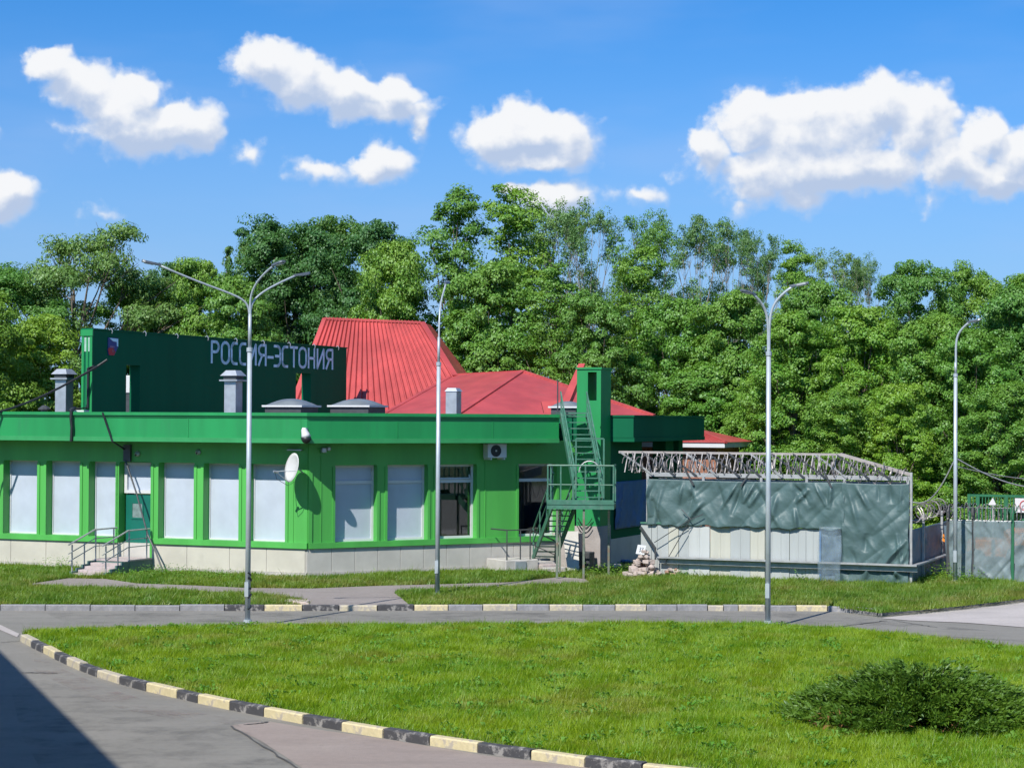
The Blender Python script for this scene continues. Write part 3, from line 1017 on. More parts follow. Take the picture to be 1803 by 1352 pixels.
# door on the left front
a, c = opL[DOOR]
dz1 = FL.z(245, 868, -RECL)
do_ = Bp('door', MB().fbox(FL, a + .04, c - .04, -RECL - .05, -RECL + .03, zd + .02, dz1 - .03), 'green_door', bevel=.008)
wz0, wz1 = FL.z(243, 911, -RECL), FL.z(243, 886, -RECL)
wa, wc = FL.s(235, -RECL), FL.s(252, -RECL)
df = MB()
df.fbox(FL, wa - .05, wa, -RECL + .031, -RECL + .05, wz0 - .05, wz1 + .05).fbox(FL, wc, wc + .05, -RECL + .031, -RECL + .05, wz0 - .05, wz1 + .05)
df.fbox(FL, wa, wc, -RECL + .031, -RECL + .05, wz1, wz1 + .05).fbox(FL, wa, wc, -RECL + .031, -RECL + .05, wz0 - .05, wz0)
Bp('window_frame', df, 'green_door', do_)
Bp('pane', MB().fbox(FL, wa + .001, wc - .001, -RECL + .031, -RECL + .038, wz0 + .001, wz1 - .001), mat('dusty_door_glass', (.16, .22, .21), .25, .2, 6), do_)
Bp('handle', MB().fbox(FL, c - .16, c - .12, -RECL + .03, -RECL + .08, zd + .95, zd + 1.12), 'galv', do_)
fl_ = MB(); zt0, zt1 = dz1, FL.z(245, 814, -RECL)
fl_.fbox(FL, a + .02, a + .12, -RECL - .03, -RECL + .09, zt0, zt1).fbox(FL, c - .12, c - .02, -RECL - .03, -RECL + .09, zt0, zt1)
fl_.fbox(FL, a + .12, c - .12, -RECL - .03, -RECL + .09, zt0, zt0 + .10).fbox(FL, a + .12, c - .12, -RECL - .03, -RECL + .09, zt1 - .08, zt1)
tl = Bp('transom_window', fl_, 'white')
Bp('blind', MB().fbox(FL, a + .121, c - .121, -RECL - .02, -RECL + .01, zt0 + .101, zt1 - .081), 'blind', tl)
Bp('door_jamb', MB().fbox(FL, a - .002 - .04, a + .038, -RECL - .05, -.01, zd - .3, zs0), 'green_wall')
Bp('door_jamb', MB().fbox(FL, c - .038, c + .04, -RECL - .05, -.01, zd - .3, zs0), 'green_wall')
Bp('wall_head', MB().fbox(FL, a + .002, c - .002, -RECL - .05, -RECL + .02, zt1 + .002, zwt + .2), 'green_wall')


# fascia, mitred at the corner
def offp(fr1, fr2, n):
    """meeting point of the two offset planes"""
    p1 = fr1.o + fr1.nr * n; p2 = fr2.o + fr2.nr * n
    d1, d2 = fr1.d, fr2.d
    den_ = d1.x * d2.y - d1.y * d2.x
    t = ((p2.x - p1.x) * d2.y - (p2.y - p1.y) * d2.x) / den_
    return p1 + d1 * t


def mitre_L(n0, n1, z0, z1):
    a, c = offp(FL, FR, n1), offp(FL, FR, n0)
    q = [FL.pt(sL0, n1, 0), a, c, FL.pt(sL0, n0, 0)]
    return [Vector((p.x, p.y, z0)) for p in q] + [Vector((p.x, p.y, z1)) for p in q]


sRe = FR.s(984, OV, 750)


def mitre_R(n0, n1, z0, z1, se=None):
    se = se or sRe
    a, c = offp(FL, FR, n1), offp(FL, FR, n0)
    q = [a, FR.pt(se, n1, 0), FR.pt(se, n0, 0), c]
    return [Vector((p.x, p.y, z0)) for p in q] + [Vector((p.x, p.y, z1)) for p in q]


ztop = FL.z(500, 726.5, OV); zbot = FL.z(500, 780, OV)
zf0 = zbot
for mit in (mitre_L, mitre_R):
    Bp('fascia', MB().hexa(mit(-.4, OV - .03, zbot + .002, ztop - .12)), 'green_fascia')
    Bp('fascia_cap', MB().hexa(mit(-.42, OV + .05, ztop - .10, ztop)).hexa(mit(-.41, OV + .0, ztop - .16, ztop - .101)), 'green_fascia')
    Bp('fascia_drip', MB().hexa(mit(OV - .029, OV + .03, zbot, zbot + .14)), 'green_trim')
for px in (128, 330, 528):
    s_ = FL.s(px, OV, 750); Bp('fascia_seam', MB().fbox(FL, s_, s_ + .025, OV - .029, OV - .018, zbot + .15, ztop - .17), 'green_fascia')
for px in (700, 868):
    s_ = FR.s(px, OV, 750); Bp('fascia_seam', MB().fbox(FR, s_, s_ + .02, OV - .029, OV - .018, zbot + .15, ztop - .17), 'green_fascia')
Bp('fascia_end', MB().fbox(FR, sRe - .002, sRe + .02, -.4, OV - .03, zbot + .002, ztop - .12), 'green_fascia')

# ---------------------------------------------------------------- pylon (square tower with an opening) and the shaded side
T0 = FR.pt(FR.s(1015), 0, 0)
FT = Frame(T0, AL)                                       # front of the pylon
tw = FT.s(1058, 0, 700)
FS = Frame(FT.pt(tw, 0, 0), AS)                          # its right side, then the canopy side
td = FS.s(1075.5, 0, 700)
zt_ = FT.z(1036, 647)
oa, oc = FT.s(1035, 0, 680), FT.s(1050.5, 0, 680)
oz0, oz1 = FT.z(1042, 705), FT.z(1042, 655)
tz0 = FT.z(1040, 926)
w = MB()
w.fbox(FT, 0, tw, -td, 0, tz0, oz0).fbox(FT, 0, tw, -td, 0, oz1, zt_ - .06)
w.fbox(FT, 0, oa, -td, 0, oz0, oz1).fbox(FT, oc, tw, -td, 0, oz0, oz1)
Bp('pylon', w, 'green_fascia')
Bp('pylon_cap', MB().fbox(FT, -.04, tw + .04, -td - .04, .04, zt_ - .058, zt_), 'green_fascia')
Bp('plinth_block', MB().fbox(FT, -.62, .30, .06, .62, ZV - .05, FT.z(1000, 938, .6)), 'concrete', bevel=.02)
Bp('pylon_base', MB().fbox(FT, -.12, tw + .02, -td, .05, ZV - .05, tz0 - .003), 'concrete')
# side wall under the canopy, canopy fascia
sW = FS.s(1131, 0, 800); sE = FS.s(1240, OV, 755)
Bp('wall', MB().fbox(FS, td + .01, sW, -.4, -.02, zs0, zf0 + .1), 'green_shade_side')
Bp('plinth_panel', MB().fbox(FS, td + .01, sW, -.4, -.01, ZV, zs0 - .003), 'plinth_grey')
ct0 = FS.z(1110, 778, OV); ct1 = FS.z(1110, 731, OV)
Bp('fascia', MB().fbox(FS, td + .02, sE, -2.4, OV, ct0 + .14, ct1 - .06), 'green_shade_side')
Bp('fascia_cap', MB().fbox(FS, td - .02, sE + .04, -2.42, OV + .04, ct1 - .058, ct1), 'green_shade_side')
Bp('fascia_drip', MB().fbox(FS, td + .03, sE - .01, -2.3, OV + .03, ct0, ct0 + .138), 'green_shade_side')
p_ = FS.s(1172, 0, 790)
Bp('canopy_pillar', MB().fbox(FS, p_, p_ + .9, -.5, 0, ZV, ct0 + .01), 'green_shade_side')
Bp('canopy_pillar', MB().fbox(FS, sE - .6, sE - .1, -.5, 0, ZV, ct0 + .01), 'green_shade_side')

# flat roof deck
dk = [FL.pt(sL0, -.3, 0), offp(FL, FR, -.3), FR.pt(sRe, -.3, 0), FR.pt(sR1 + .2, -1.2, 0), FS.pt(td + 1, -2.3, 0), FS.pt(sE + 6, -2.3, 0), FL.pt(sL0, -26, 0)]
Bp('roof_deck', MB().prism([(p.x, p.y) for p in dk], ztop - .45, ztop - .3), 'roof_felt')

# ---------------------------------------------------------------- sign wall
p0 = P(163, 640, 66.6)
FG = Frame((p0.x, p0.y), AS)
sg1 = FG.s(610, 0, 650)
sz1 = FG.z(166, 578)
sz0 = ztop - .3
TH = .42
o1 = (FG.s(222, 0, 690), FG.s(246, 0, 690)); oz1a = FG.z(234, 643)
o2 = (FG.s(521, 0, 690), FG.s(547, 0, 690)); oz2a = FG.z(533, 657)
w = MB()
w.fbox(FG, 0, o1[0], -TH, 0, sz0, sz1 - .05).fbox(FG, o1[0], o1[1], -TH, 0, oz1a, sz1 - .05).fbox(FG, o1[1], o2[0], -TH, 0, sz0, sz1 - .05)
w.fbox(FG, o2[0], o2[1], -TH, 0, oz2a, sz1 - .05).fbox(FG, o2[1], sg1, -TH, 0, sz0, sz1 - .05)
sgn = Bp('sign_wall', w, 'green_shade_side')
Bp('coping', MB().fbox(FG, -.02, sg1 + .03, -TH - .03, .03, sz1 - .049, sz1), 'green_shade_side', sgn)
# grooved end with two pale inset strips
FE = Frame(FG.pt(0, -TH, 0), AL)
en = MB()
en.fbox(FE, 0, .09, 0, .035, sz0, sz1 - .26).fbox(FE, TH - .10, TH, 0, .035, sz0, sz1 - .26).fbox(FE, TH / 2 - .03, TH / 2 + .03, 0, .02, sz0, sz1 - .26)
en.fbox(FE, -.03, TH + .03, 0, .06, sz1 - .26, sz1 - .05)
Bp('end_moulding', en, 'green_fascia', sgn)
zq = sz1 - .30; pgs = mat('pale_green_strip', (.30, .46, .38), .5)
Bp('pale_strip', MB().fbox(FE, .095, TH / 2 - .035, 0, .015, zq - .48, zq), pgs, sgn)
Bp('pale_strip', MB().fbox(FE, TH / 2 + .035, TH - .105, 0, .015, zq - .48, zq), pgs, sgn)
for i in range(9):
    s_ = sg1 * (.05 + .112 * i)
    hk = MB().tube([FG.pt(s_, .03, sz1 - .02), FG.pt(s_, .10, sz1 + .03), FG.pt(s_, .16, sz1 - .06), FG.pt(s_, .14, sz1 - .14)], .018, 5)
    Bp('hook', hk, 'galv', sgn)

# lettering: РОССИЯ-ЭСТОНИЯ, one part per letter
lz0 = FG.z(480, 645.5); lz1 = FG.z(373, 601.5)
lz0 = FG.z(378, 638.5)
LH = lz1 - lz0


def arc(cx, cy, rx, ry, a0, a1, n=7):
    return [(cx + rx * math.cos(R(a0 + (a1 - a0) * i / n)), cy + ry * math.sin(R(a0 + (a1 - a0) * i / n))) for i in range(n + 1)]


GL = {
    'Р': [[(0, 0), (0, 1), (.5, 1)] + arc(.55, .76, .42, .24, 90, -90) + [(0, .52)]],
    'О': [arc(.5, .74, .5, .26, 180, 0) + arc(.5, .26, .5, .26, 0, -180) + [(0, .74)]],
    'С': [[(.95, 1)] + arc(.5, .74, .5, .26, 90, 180) + arc(.5, .26, .5, .26, 180, 270) + [(.95, 0)]],
    'И': [[(0, 1), (0, 0), (1, 1), (1, 0)]],
    'Я': [[(1, 0), (1, 1), (.5, 1)] + arc(.45, .75, .42, .25, 90, 270) + [(1, .5)], [(.5, .5), (.02, 0)]],
    'Э': [[(.05, 1)] + arc(.5, .74, .5, .26, 90, 0) + arc(.5, .26, .5, .26, 0, -90) + [(.05, 0)], [(.25, .5), (1, .5)]],
    'Т': [[(0, 1), (1, 1)], [(.5, 1), (.5, 0)]],
    'Н': [[(0, 0), (0, 1)], [(1, 0), (1, 1)], [(0, .5), (1, .5)]],
    '-': [[(0, .42), (1, .42)]],
}
lpx = [374, 391.5, 409, 423.5, 441, 456.5, 473, 483.5, 498.5, 512.5, 528, 544.5, 560, 575.5]
lpr = [386.5, 404.5, 419, 434, 451.5, 469, 482, 494.5, 508, 524.5, 540, 554.5, 571, 586.5]
LETTER_NAME = {'Р': 'letter_er', 'О': 'letter_o', 'С': 'letter_es', 'И': 'letter_i', 'Я': 'letter_ya', 'Э': 'letter_e', 'Т': 'letter_te', 'Н': 'letter_en', '-': 'hyphen'}
for ch, xa, xb in zip('РОССИЯ-ЭСТОНИЯ', lpx, lpr):
    sa, sb = FG.s(xa, .05, 625), FG.s(xb, .05, 625)
    mb = MB()
    for st in GL[ch]:
        pts = [FG.pt(sa + (sb - sa) * u_, .02, lz0 + LH * v_) for u_, v_ in st]
        # keep corners crisp: one bar per segment with round joints
        for q0, q1 in zip(pts[:-1], pts[1:]):
            e_ = (q1 - q0).normalized() * .03
            mb.bar(q0 - e_, q1 + e_, .105, .02, FG.nr)
    Bp(LETTER_NAME[ch], mb, 'letter', sgn)

# emblem: white and blue upper field over red, a small shield on a plate
ex0, ex1 = FG.s(190.5, .05, 612), FG.s(209, .05, 612); ey0, ey1 = FG.z(200, 626), FG.z(200, 595)


def fpoly(fr, pts, n0, n1):
    k = len(pts)
    vs = [fr.pt(s_, n0, z_) for s_, z_ in pts] + [fr.pt(s_, n1, z_) for s_, z_ in pts]
    fs = [tuple(range(k)), tuple(range(2 * k - 1, k - 1, -1))] + [(i, (i + 1) % k, k + (i + 1) % k, k + i) for i in range(k)]
    return MB().add(vs, fs)


def E(u_, v_): return (ex0 + (ex1 - ex0) * u_, ey0 + (ey1 - ey0) * v_)


emb = Bp('emblem', fpoly(FG, [E(.1, 0), E(.62, 0), E(.78, .2), E(1, .5), E(1, 1), E(.05, 1), E(.05, .4), E(0, .3)], .001, .03), 'blue_paint', sgn)
FGs = FG
for nm, pl, mt_ in [('white_field', [E(.12, .98), E(.98, .96), E(.98, .52), E(.86, .54), E(.84, .78), E(.5, .80), E(.3, .9)], 'letter'),
                    ('red_field', [E(.02, .30), E(.12, .01), E(.6, .01), E(.72, .2), E(.5, .42), E(.1, .42)], 'red_paint'),
                    ('pale_band', [E(.2, .44), E(.62, .44), E(.66, .52), E(.2, .54)], mat('dull_mauve_enamel', (.25, .14, .22), .5)),
                    ('pale_mark', [E(.45, .2), E(.6, .12), E(.66, .2), E(.42, .34)], mat('dull_pink_enamel', (.42, .2, .24), .5))]:
    q = fpoly(FGs, pl, .032, .04)
    ob = Bp('emblem_' + nm, q, mt_, sgn)

# ---------------------------------------------------------------- red roofs


def rib_face(a, c, d, e, n, h, mb_):
    """corrugated face: a-c upper edge, e-d lower edge, n ribs running down"""
    nr = (c - a).cross(e - a).normalized()
    if nr.y > 0: nr = -nr
    for i in range(n):
        t0 = (i + .30) / n; t1 = (i + .70) / n
        p = [e.lerp(d, t0), e.lerp(d, t1), a.lerp(c, t1), a.lerp(c, t0)]
        mid = [e.lerp(d, (t0 + t1) / 2) + nr * h, a.lerp(c, (t0 + t1) / 2) + nr * h]
        sh = .12
        m0, m1 = e.lerp(d, t0 + sh / n) + nr * h, e.lerp(d, t1 - sh / n) + nr * h
        m2, m3 = a.lerp(c, t1 - sh / n) + nr * h, a.lerp(c, t0 + sh / n) + nr * h
        mb_.add([p[0], p[1], p[2], p[3], m0, m1, m2, m3], [(4, 5, 6, 7), (0, 4, 7, 3), (1, 2, 6, 5), (0, 1, 5, 4), (3, 7, 6, 2)])


TL = P(573, 561, 90); TR = P(743, 568, 88); BR = P(801, 662, 84.6)
nr1 = (TR - TL).cross(BR - TL).normalized()
BL = on_plane(482, 727, TL, nr1); BM = on_plane(682, 729, TL, nr1)
BMx = on_plane(878, 792, TL, nr1)
back = Vector((.25, 3.0, 0))
mb = MB()
# the steep upper roof: sheet runs on behind the lower roof
LB = on_plane(482, 800, TL, nr1); RB_ = on_plane(884, 800, TL, nr1)
bk = [p + Vector((.3, 2.2, 0)) for p in (TL, TR)]
bk2 = [Vector((LB.x + 1, LB.y + 9, LB.z)), Vector((RB_.x + 1, RB_.y + 9, RB_.z))]
mb.add([TL, TR, RB_, LB, bk[0], bk[1], bk2[1], bk2[0]], [(0, 1, 2, 3), (0, 4, 5, 1), (4, 7, 6, 5), (1, 5, 6, 2), (0, 3, 7, 4)])
steep = Bp('roof', mb, 'roof_red')
ribs = MB()
rib_face(TL, TR, RB_, LB, 27, .11, ribs)
Bp('rib_sheet', ribs, 'roof_red', steep)['kind'] = 'stuff'


def cap(pts, r, parent):
    for q0, q1 in zip(pts[:-1], pts[1:]):
        Bp('ridge_cap', MB().bar(q0, q1, r * 2.6, r), 'roof_red', parent)


cap([LB.lerp(TL, .3), TL, TR, BR], .10, steep)

AP = P(920, 653, 82); HB = P(806, 729, 74.5); RB2 = P(1152, 731, 78.5)
n2 = (HB - AP).cross(BR - AP).normalized()
v_low = on_plane(672, 731, AP, n2); v_hi = on_plane(801, 659, AP, n2)
v_mid = on_plane(860, 655, AP, n2)
BKc = Vector((AP.x + 1.5, AP.y + 12, HB.z)); BKl = Vector((v_hi.x - 1, AP.y + 12, HB.z)); RBb = Vector((RB2.x + .4, RB2.y + 12, HB.z - .3))
mb = MB()
mb.add([AP, HB, v_low, v_hi, RB2, RBb, BKl], [(0, 3, 2, 1), (0, 1, 4), (0, 4, 5), (0, 5, 6, 3)])
# thin soffit so the hip is a closed body
hip = Bp('roof', mb, 'roof_red')
cap([v_low, v_hi], .07, hip); cap([v_hi, AP], .05, hip); cap([HB, AP], .08, hip); cap([AP, RB2], .08, hip)
rb = MB()
# dashes of the closure strip: small sheet corrugations along the hips
for (q0, q1, n) in ((HB, AP, 22), (AP, RB2, 34), (v_low, v_hi, 24)):
    for i in range(n):
        p = q0.lerp(q1, (i + .5) / n)
        t = (q1 - q0).normalized()
        rb.bar(p - t * .09 + Vector((0, -.16, -.05)), p + t * .09 + Vector((0, -.16, -.05)), .10, .07)
Bp('closure_strip', rb, 'roof_red', hip)['kind'] = 'stuff'
# upright edge of the second steep roof behind the pylon
fin = [P(1019, 640, 76), P(1030, 640, 76), P(1003, 706, 74), P(988, 708, 74)]
fb = [p + Vector((.05, 2.5, -.35)) for p in fin]
mb = MB().hexa([fin[3], fin[2], fb[2], fb[3], fin[0], fin[1], fb[1], fb[0]])
Bp('roof', mb, 'roof_red')
dm = [P(958, 727, 72), P(990, 727, 72), P(990, 705, 72.5), P(953, 707, 72.5)]
Bp('roof_dormer', MB().hexa([dm[0], dm[1], dm[1] + Vector((0, 1.5, 0)), dm[0] + Vector((0, 1.5, 0)), dm[3], dm[2], dm[2] + Vector((0, 1.5, 0)), dm[3] + Vector((0, 1.5, 0))]), 'roof_red')

# ---------------------------------------------------------------- vents and rooflights


def vent(px0, px1, pyb, pyt, y, cap_kind):
    p = P((px0 + px1) / 2, pyb, y)
    wd = (px1 - px0) / F * y / 1.32
    fr = Frame((p.x, p.y), AL)
    zt = P(px0, pyt, y).z
    zb_ = ztop - .32
    v = Bp('vent_shaft', MB().fbox(fr, -wd / 2, wd / 2, -wd, 0, zb_, zt), 'galv', bevel=.01)
    if cap_kind:
        Bp('flange', MB().fbox(fr, -wd / 2 - .12, wd / 2 + .12, -wd - .12, .12, zt + .001, zt + .05), 'galv', v)
        Bp('louvre', MB().fbox(fr, -wd / 2 - .02, wd / 2 + .02, -wd - .02, .02, zt + .05, zt + .18), 'steel_dark', v)
        q0 = .10; q1 = -.04
        a = [fr.pt(-wd / 2 - q0, q0, zt + .18), fr.pt(wd / 2 + q0, q0, zt + .18), fr.pt(wd / 2 + q0, -wd - q0, zt + .18), fr.pt(-wd / 2 - q0, -wd - q0, zt + .18)]
        c = [fr.pt(-wd / 2 - q1, q1, zt + .36), fr.pt(wd / 2 + q1, q1, zt + .36), fr.pt(wd / 2 + q1, -wd - q1, zt + .36), fr.pt(-wd / 2 - q1, -wd - q1, zt + .36)]
        Bp('cowl', MB().hexa(a + c), 'galv', v)
    else:
        a = [fr.pt(-wd / 2 - .03, .03, zt), fr.pt(wd / 2 + .03, .03, zt), fr.pt(wd / 2 + .03, -wd - .03, zt), fr.pt(-wd / 2 - .03, -wd - .03, zt)]
        c = [fr.pt(-wd / 2 + .05, -.05, zt + .12), fr.pt(wd / 2 - .05, -.05, zt + .12), fr.pt(wd / 2 - .05, -wd + .05, zt + .12), fr.pt(-wd / 2 + .05, -wd + .05, zt + .12)]
        Bp('cowl', MB().hexa(a + c), 'galv', v)
    return v


vent(91, 121, 722, 668, 67.5, True)
vent(389, 420, 722, 671, 66.0, True)
vent(780, 808, 727, 689, 68.5, False)
pv = P(78, 722, 70)
v = Bp('vent_shaft', MB().tube([(pv.x, pv.y, ztop - .32), (pv.x, pv.y, ztop + .08)], .12, 10), 'steel_dark')
Bp('cowl', MB().tube([(pv.x, pv.y, ztop + .08), (pv.x, pv.y, ztop + .12), (pv.x, pv.y, ztop + .24)], [.22, .22, .06], 10), 'steel_dark', v)


def rooflight(px0, px1, pyt, y, rim_py):
    pc = P((px0 + px1) / 2, 715, y)
    wd = (px1 - px0) / F * y / 1.22
    fr = Frame((pc.x, pc.y), AL)
    zr = P(px0, rim_py, y).z
    k = Bp('rooflight', MB().fbox(fr, -wd / 2 + .08, wd / 2 - .08, -wd * .9 + .08, -.08, ztop - .32, zr - .06), 'steel_dark')
    Bp('rim', MB().fbox(fr, -wd / 2, wd / 2, -wd * .9, 0, zr - .06, zr), 'white', k)
    n = 10; vs = []; fs = []
    hgt = P((px0 + px1) / 2, pyt, y).z - zr
    for i in range(n + 1):
        for j in range(n + 1):
            u_ = i / n * 2 - 1; v_ = j / n * 2 - 1
            hh = (1 - abs(u_) ** 2.2) * (1 - abs(v_) ** 2.2)
            vs.append(fr.pt(u_ * (wd / 2 - .05), -wd * .45 + v_ * (wd * .45 - .05), zr + .002 + hgt * hh ** .8))
    for i in range(n):
        for j in range(n):
            q = i * (n + 1) + j
            fs.append((q, q + 1, q + n + 2, q + n + 1))
    Bp('dome', MB().add(vs, fs), mat('grey_acrylic_dome', (.16, .18, .19), .3, .15, 2), k, smooth=True)


rooflight(447, 545, 701.5, 66.0, 713)
rooflight(562, 664, 701.5, 67.0, 713)
rooflight(957, 1024, 706, 69.5, 715)
Bp('junction_box', MB().fbox(FL, FL.s(120, 0, 722), FL.s(138, 0, 722), -.6, -.3, ztop - .3, ztop + .06), 'white')

# ================================================================== THINGS ON AND BY THE BUILDING
# ---- left entrance steps
n_in, land = .0, 1.35
s0, s1 = opL[DOOR][0] - .05, opL[DOOR][1] + .10
lz = zd + .0
est = thing('entrance_steps', FL.pt((s0 + s1) / 2, .8, ZV), 'stepped concrete entrance with green side and steel rails before the green door', 'steps')
MB().fbox(FL, s0, s1, .075, land, ZV - .05, lz - .04).build('landing', M['step_side'], est)
MB().fbox(FL, s0 - .01, s1 + .01, .072, land + .02, lz - .038, lz).build('landing_slab', M['tread'], est)
nst = 4
rise = (lz - ZV) / (nst + 1)
for i in range(nst):
    n0 = land + .02 + i * .31; z1 = lz - rise * (i + 1)
    MB().fbox(FL, s0 + .10, s1 - .10, n0, n0 + .31, ZV - .05, z1).build('step', M['tread'], est, bevel=.008)
    for sx in (s0, s1 - .098):
        MB().fbox(FL, sx, sx + .098, n0 + .002, n0 + .31, ZV - .05, z1 + .05).build('side_wall', M['step_side'], est)
rh = .92
for si, sx in enumerate((s0 + .05, s1 - .05)):
    rl = MB()
    p0_ = FL.pt(sx, .12, lz + rh); p1_ = FL.pt(sx, land + .0, lz + rh); p2_ = FL.pt(sx, land + nst * .31 + .15, ZV + rise * .5 + rh)
    rl.tube([p0_, p1_, p2_], .026, 7)
    for dz in (.28, .52):
        rl.tube([q - Vector((0, 0, dz)) for q in (p0_, p1_, p2_)], .016, 6)
    rail = rl.build('handrail', M['steel_grey'], est)
    for nn_, zz, zt2 in ((.3, lz, lz + rh), (land - .06, lz, lz + rh), (land + .55, lz - rise * 2, lz + rh - .42 * .9), (land + 1.2, ZV, ZV + rise + rh - .05)):
        MB().tube([FL.pt(sx, nn_, zz), FL.pt(sx, nn_, zt2 + (.0))], .024, 7).build('post', M['steel_grey'], rail)

# ---- right concrete stoop with its rail
sa, sb = FR.s(868, .5, 995), FR.s(925, .5, 995)
stp = thing('side_stoop', FR.pt((sa + sb) / 2, .6, ZV), 'pale concrete stoop with worn steps beside the metal fire escape', 'steps')
zl2 = FR.z(890, 986, 1.2)
MB().fbox(FR, sa, sb, .075, 1.3, ZV - .05, zl2).build('landing', M['concrete_pale'], stp, bevel=.02)
MB().fbox(FR, sa + .35, sa + .75, 1.302, 1.33, ZV + .08, ZV + .36).build('grille', M['galv'], stp)
sc0, sc1 = FR.s(914, 1.4, 1000), FR.s(984, 1.4, 1000)
MB().fbox(FR, sb + .004, sc1, .075, .9, ZV - .05, zl2 - .02).build('landing', M['concrete_pale'], stp, bevel=.02)
rs = (zl2 - ZV) / 5
for i in range(4):
    MB().fbox(FR, sb + .01 + .02 * (i % 2), sc1 - .02 * (i % 2), .902 + i * .30, .902 + (i + 1) * .30, ZV - .05, zl2 - rs * (i + 1)).build('step', M['tread'] if i % 2 else M['concrete_pale'], stp, bevel=.015)
MB().fbox(FR, sb + .006, sc1 + .06, 2.12, 3.2, ZV - .05, ZV + .03).build('foot_slab', M['concrete'], stp, bevel=.01)
rl = MB()
q0, q1, q2 = FR.pt(sa + .1, 1.2, zl2 + .95), FR.pt(sb - .25, 1.2, zl2 + .95), FR.pt(sb + .75, 1.2, ZV + .95)
rl.tube([q0 - Vector((0, 0, .95)), q0, q1, q2], .024, 7)
rl.tube([FR.pt(sa + .1, .2, zl2 + .95), q0], .024, 7)
rl.tube([q - Vector((0, 0, .45)) for q in (q0, q1, q2)], .015, 6)
rail = rl.build('handrail', M['steel_dark'], stp)
for s_, zb_, zt2 in ((sa + .6, zl2, zl2 + .95), (sb - .25, zl2, zl2 + .95), (sb + .70, ZV + .1, ZV + .98)):
    MB().tube([FR.pt(s_, 1.2, zb_), FR.pt(s_, 1.2, zt2)], .022, 7).build('post', M['steel_dark'], rail)

# ---- green metal fire escape: platform on posts, a flight down behind it and a flight up to the roof
pfz = 2.42
Yp = 61.2                                               # front edge of the platform
pl = P(963, 885, Yp); pr = P(1081, 885, Yp)
FP = Frame((pl.x, pl.y), R(-6.0))
M['steel_post'] = mat('rusty_green_steel_post', (.13, .16, .12), .6, .2, 5, dirt=(.16, .11, .07), dscale=4, dlo=.5, dhi=.7)
pw = (pr - pl).length; pd = 1.15
fe = thing('fire_escape', FP.pt(pw / 2, -.5, ZV), 'green steel fire escape with railed platform and open-tread flights up to the roof', 'staircase')


def fp(mb_, name, m_='steel_green', parent=None):
    return mb_.build(name, M[m_], parent or fe)


g_ = MB()
g_.fbox(FP, 0, pw, -.06, 0, pfz - .16, pfz).fbox(FP, 0, pw, -pd, -pd + .06, pfz - .16, pfz)
g_.fbox(FP, 0, .06, -pd + .06, -.06, pfz - .16, pfz).fbox(FP, pw - .06, pw, -pd + .06, -.06, pfz - .16, pfz)
fp(g_, 'platform_frame')
for i in range(14):
    n0 = -.075 - i * (pd - .13) / 14
    fp(MB().fbox(FP, .061, pw - .061, n0 - .03, n0, pfz - .05, pfz - .012), 'grating_bar')
for (s_, n_) in ((.28, -.05), (1.10, -.06), (pw - .25, -pd + .06), (.28, -pd + .06)):
    fp(MB().fbox(FP, s_, s_ + .065, n_ - .065, n_, ZV - .03, pfz - .161), 'post', 'steel_post')
rg = MB(); H_ = 1.18
cs = [(.02, -pd + .02), (.02, -.02), (pw - .02, -.02), (pw - .02, -pd + .02)]
top_ = [FP.pt(s_, n_, pfz + H_) for s_, n_ in cs]
mid_ = [FP.pt(s_, n_, pfz + H_ * .5) for s_, n_ in cs]
rg.tube(top_, .03, 6); rg.tube(mid_, .02, 6)
rr_ = fp(rg, 'guard_rail')
for s_ in (.02, .42, .8, 1.18, 1.6, pw - .02):
    fp(MB().bar(FP.pt(s_, -.02, pfz), FP.pt(s_, -.02, pfz + H_), .045), 'baluster', 'steel_green', rr_)
for n_ in (-pd + .02,):
    for s_ in (.02, pw - .02):
        fp(MB().bar(FP.pt(s_, n_, pfz), FP.pt(s_, n_, pfz + H_), .045), 'baluster', 'steel_green', rr_)
# kick board along the front
fp(MB().fbox(FP, 0, pw, .002, .02, pfz - .02, pfz + .13), 'kick_board')


def flight(a0, a1, b0, b1, n, st_w, rail_h, both=True):
    """a0,a1 lower left/right, b0,b1 upper left/right; n treads"""
    for (q0, q1) in ((a0, b0), (a1, b1)):
        fp(MB().bar(q0, q1, .05, .20), 'stringer')
    run = (b0 - a0); run.z = 0; rn = run.normalized()
    for i in range(n):
        t = (i + .5) / n
        q0, q1 = a0.lerp(b0, t), a1.lerp(b1, t)
        e = (q1 - q0).normalized()
        q0 = q0 + e * .028; q1 = q1 - e * .028
        dd = rn * .12
        fp(MB().hexa([q0 - dd, q1 - dd, q1 + dd, q0 + dd] + [v_ + Vector((0, 0, .03)) for v_ in (q0 - dd, q1 - dd, q1 + dd, q0 + dd)]), 'tread')
    for (q0, q1) in ((a0, b0), (a1, b1)):
        up = Vector((0, 0, rail_h))
        hr = fp(MB().bar(q0 + up, q1 + up, .045, .045).bar(q0 + up * .55, q1 + up * .55, .03, .03), 'handrail')
        for t in (0.03, .35, .68, .97):
            b_ = q0.lerp(q1, t)
            fp(MB().bar(b_, b_ + up, .035), 'baluster', 'steel_green', hr)


# upper flight: platform right half, back and up to the roof edge
zr_ = ztop + .02
u0 = FP.pt(pw - 1.25, -pd - .03, pfz + .05); u1 = FP.pt(pw - .40, -pd - .03, pfz + .05)
t0 = P(987, 722, 64.9); t0.z = zr_
e_ = (u1 - u0)
t1 = t0 + e_
flight(u0, u1, t0, t1, 14, .8, .72)
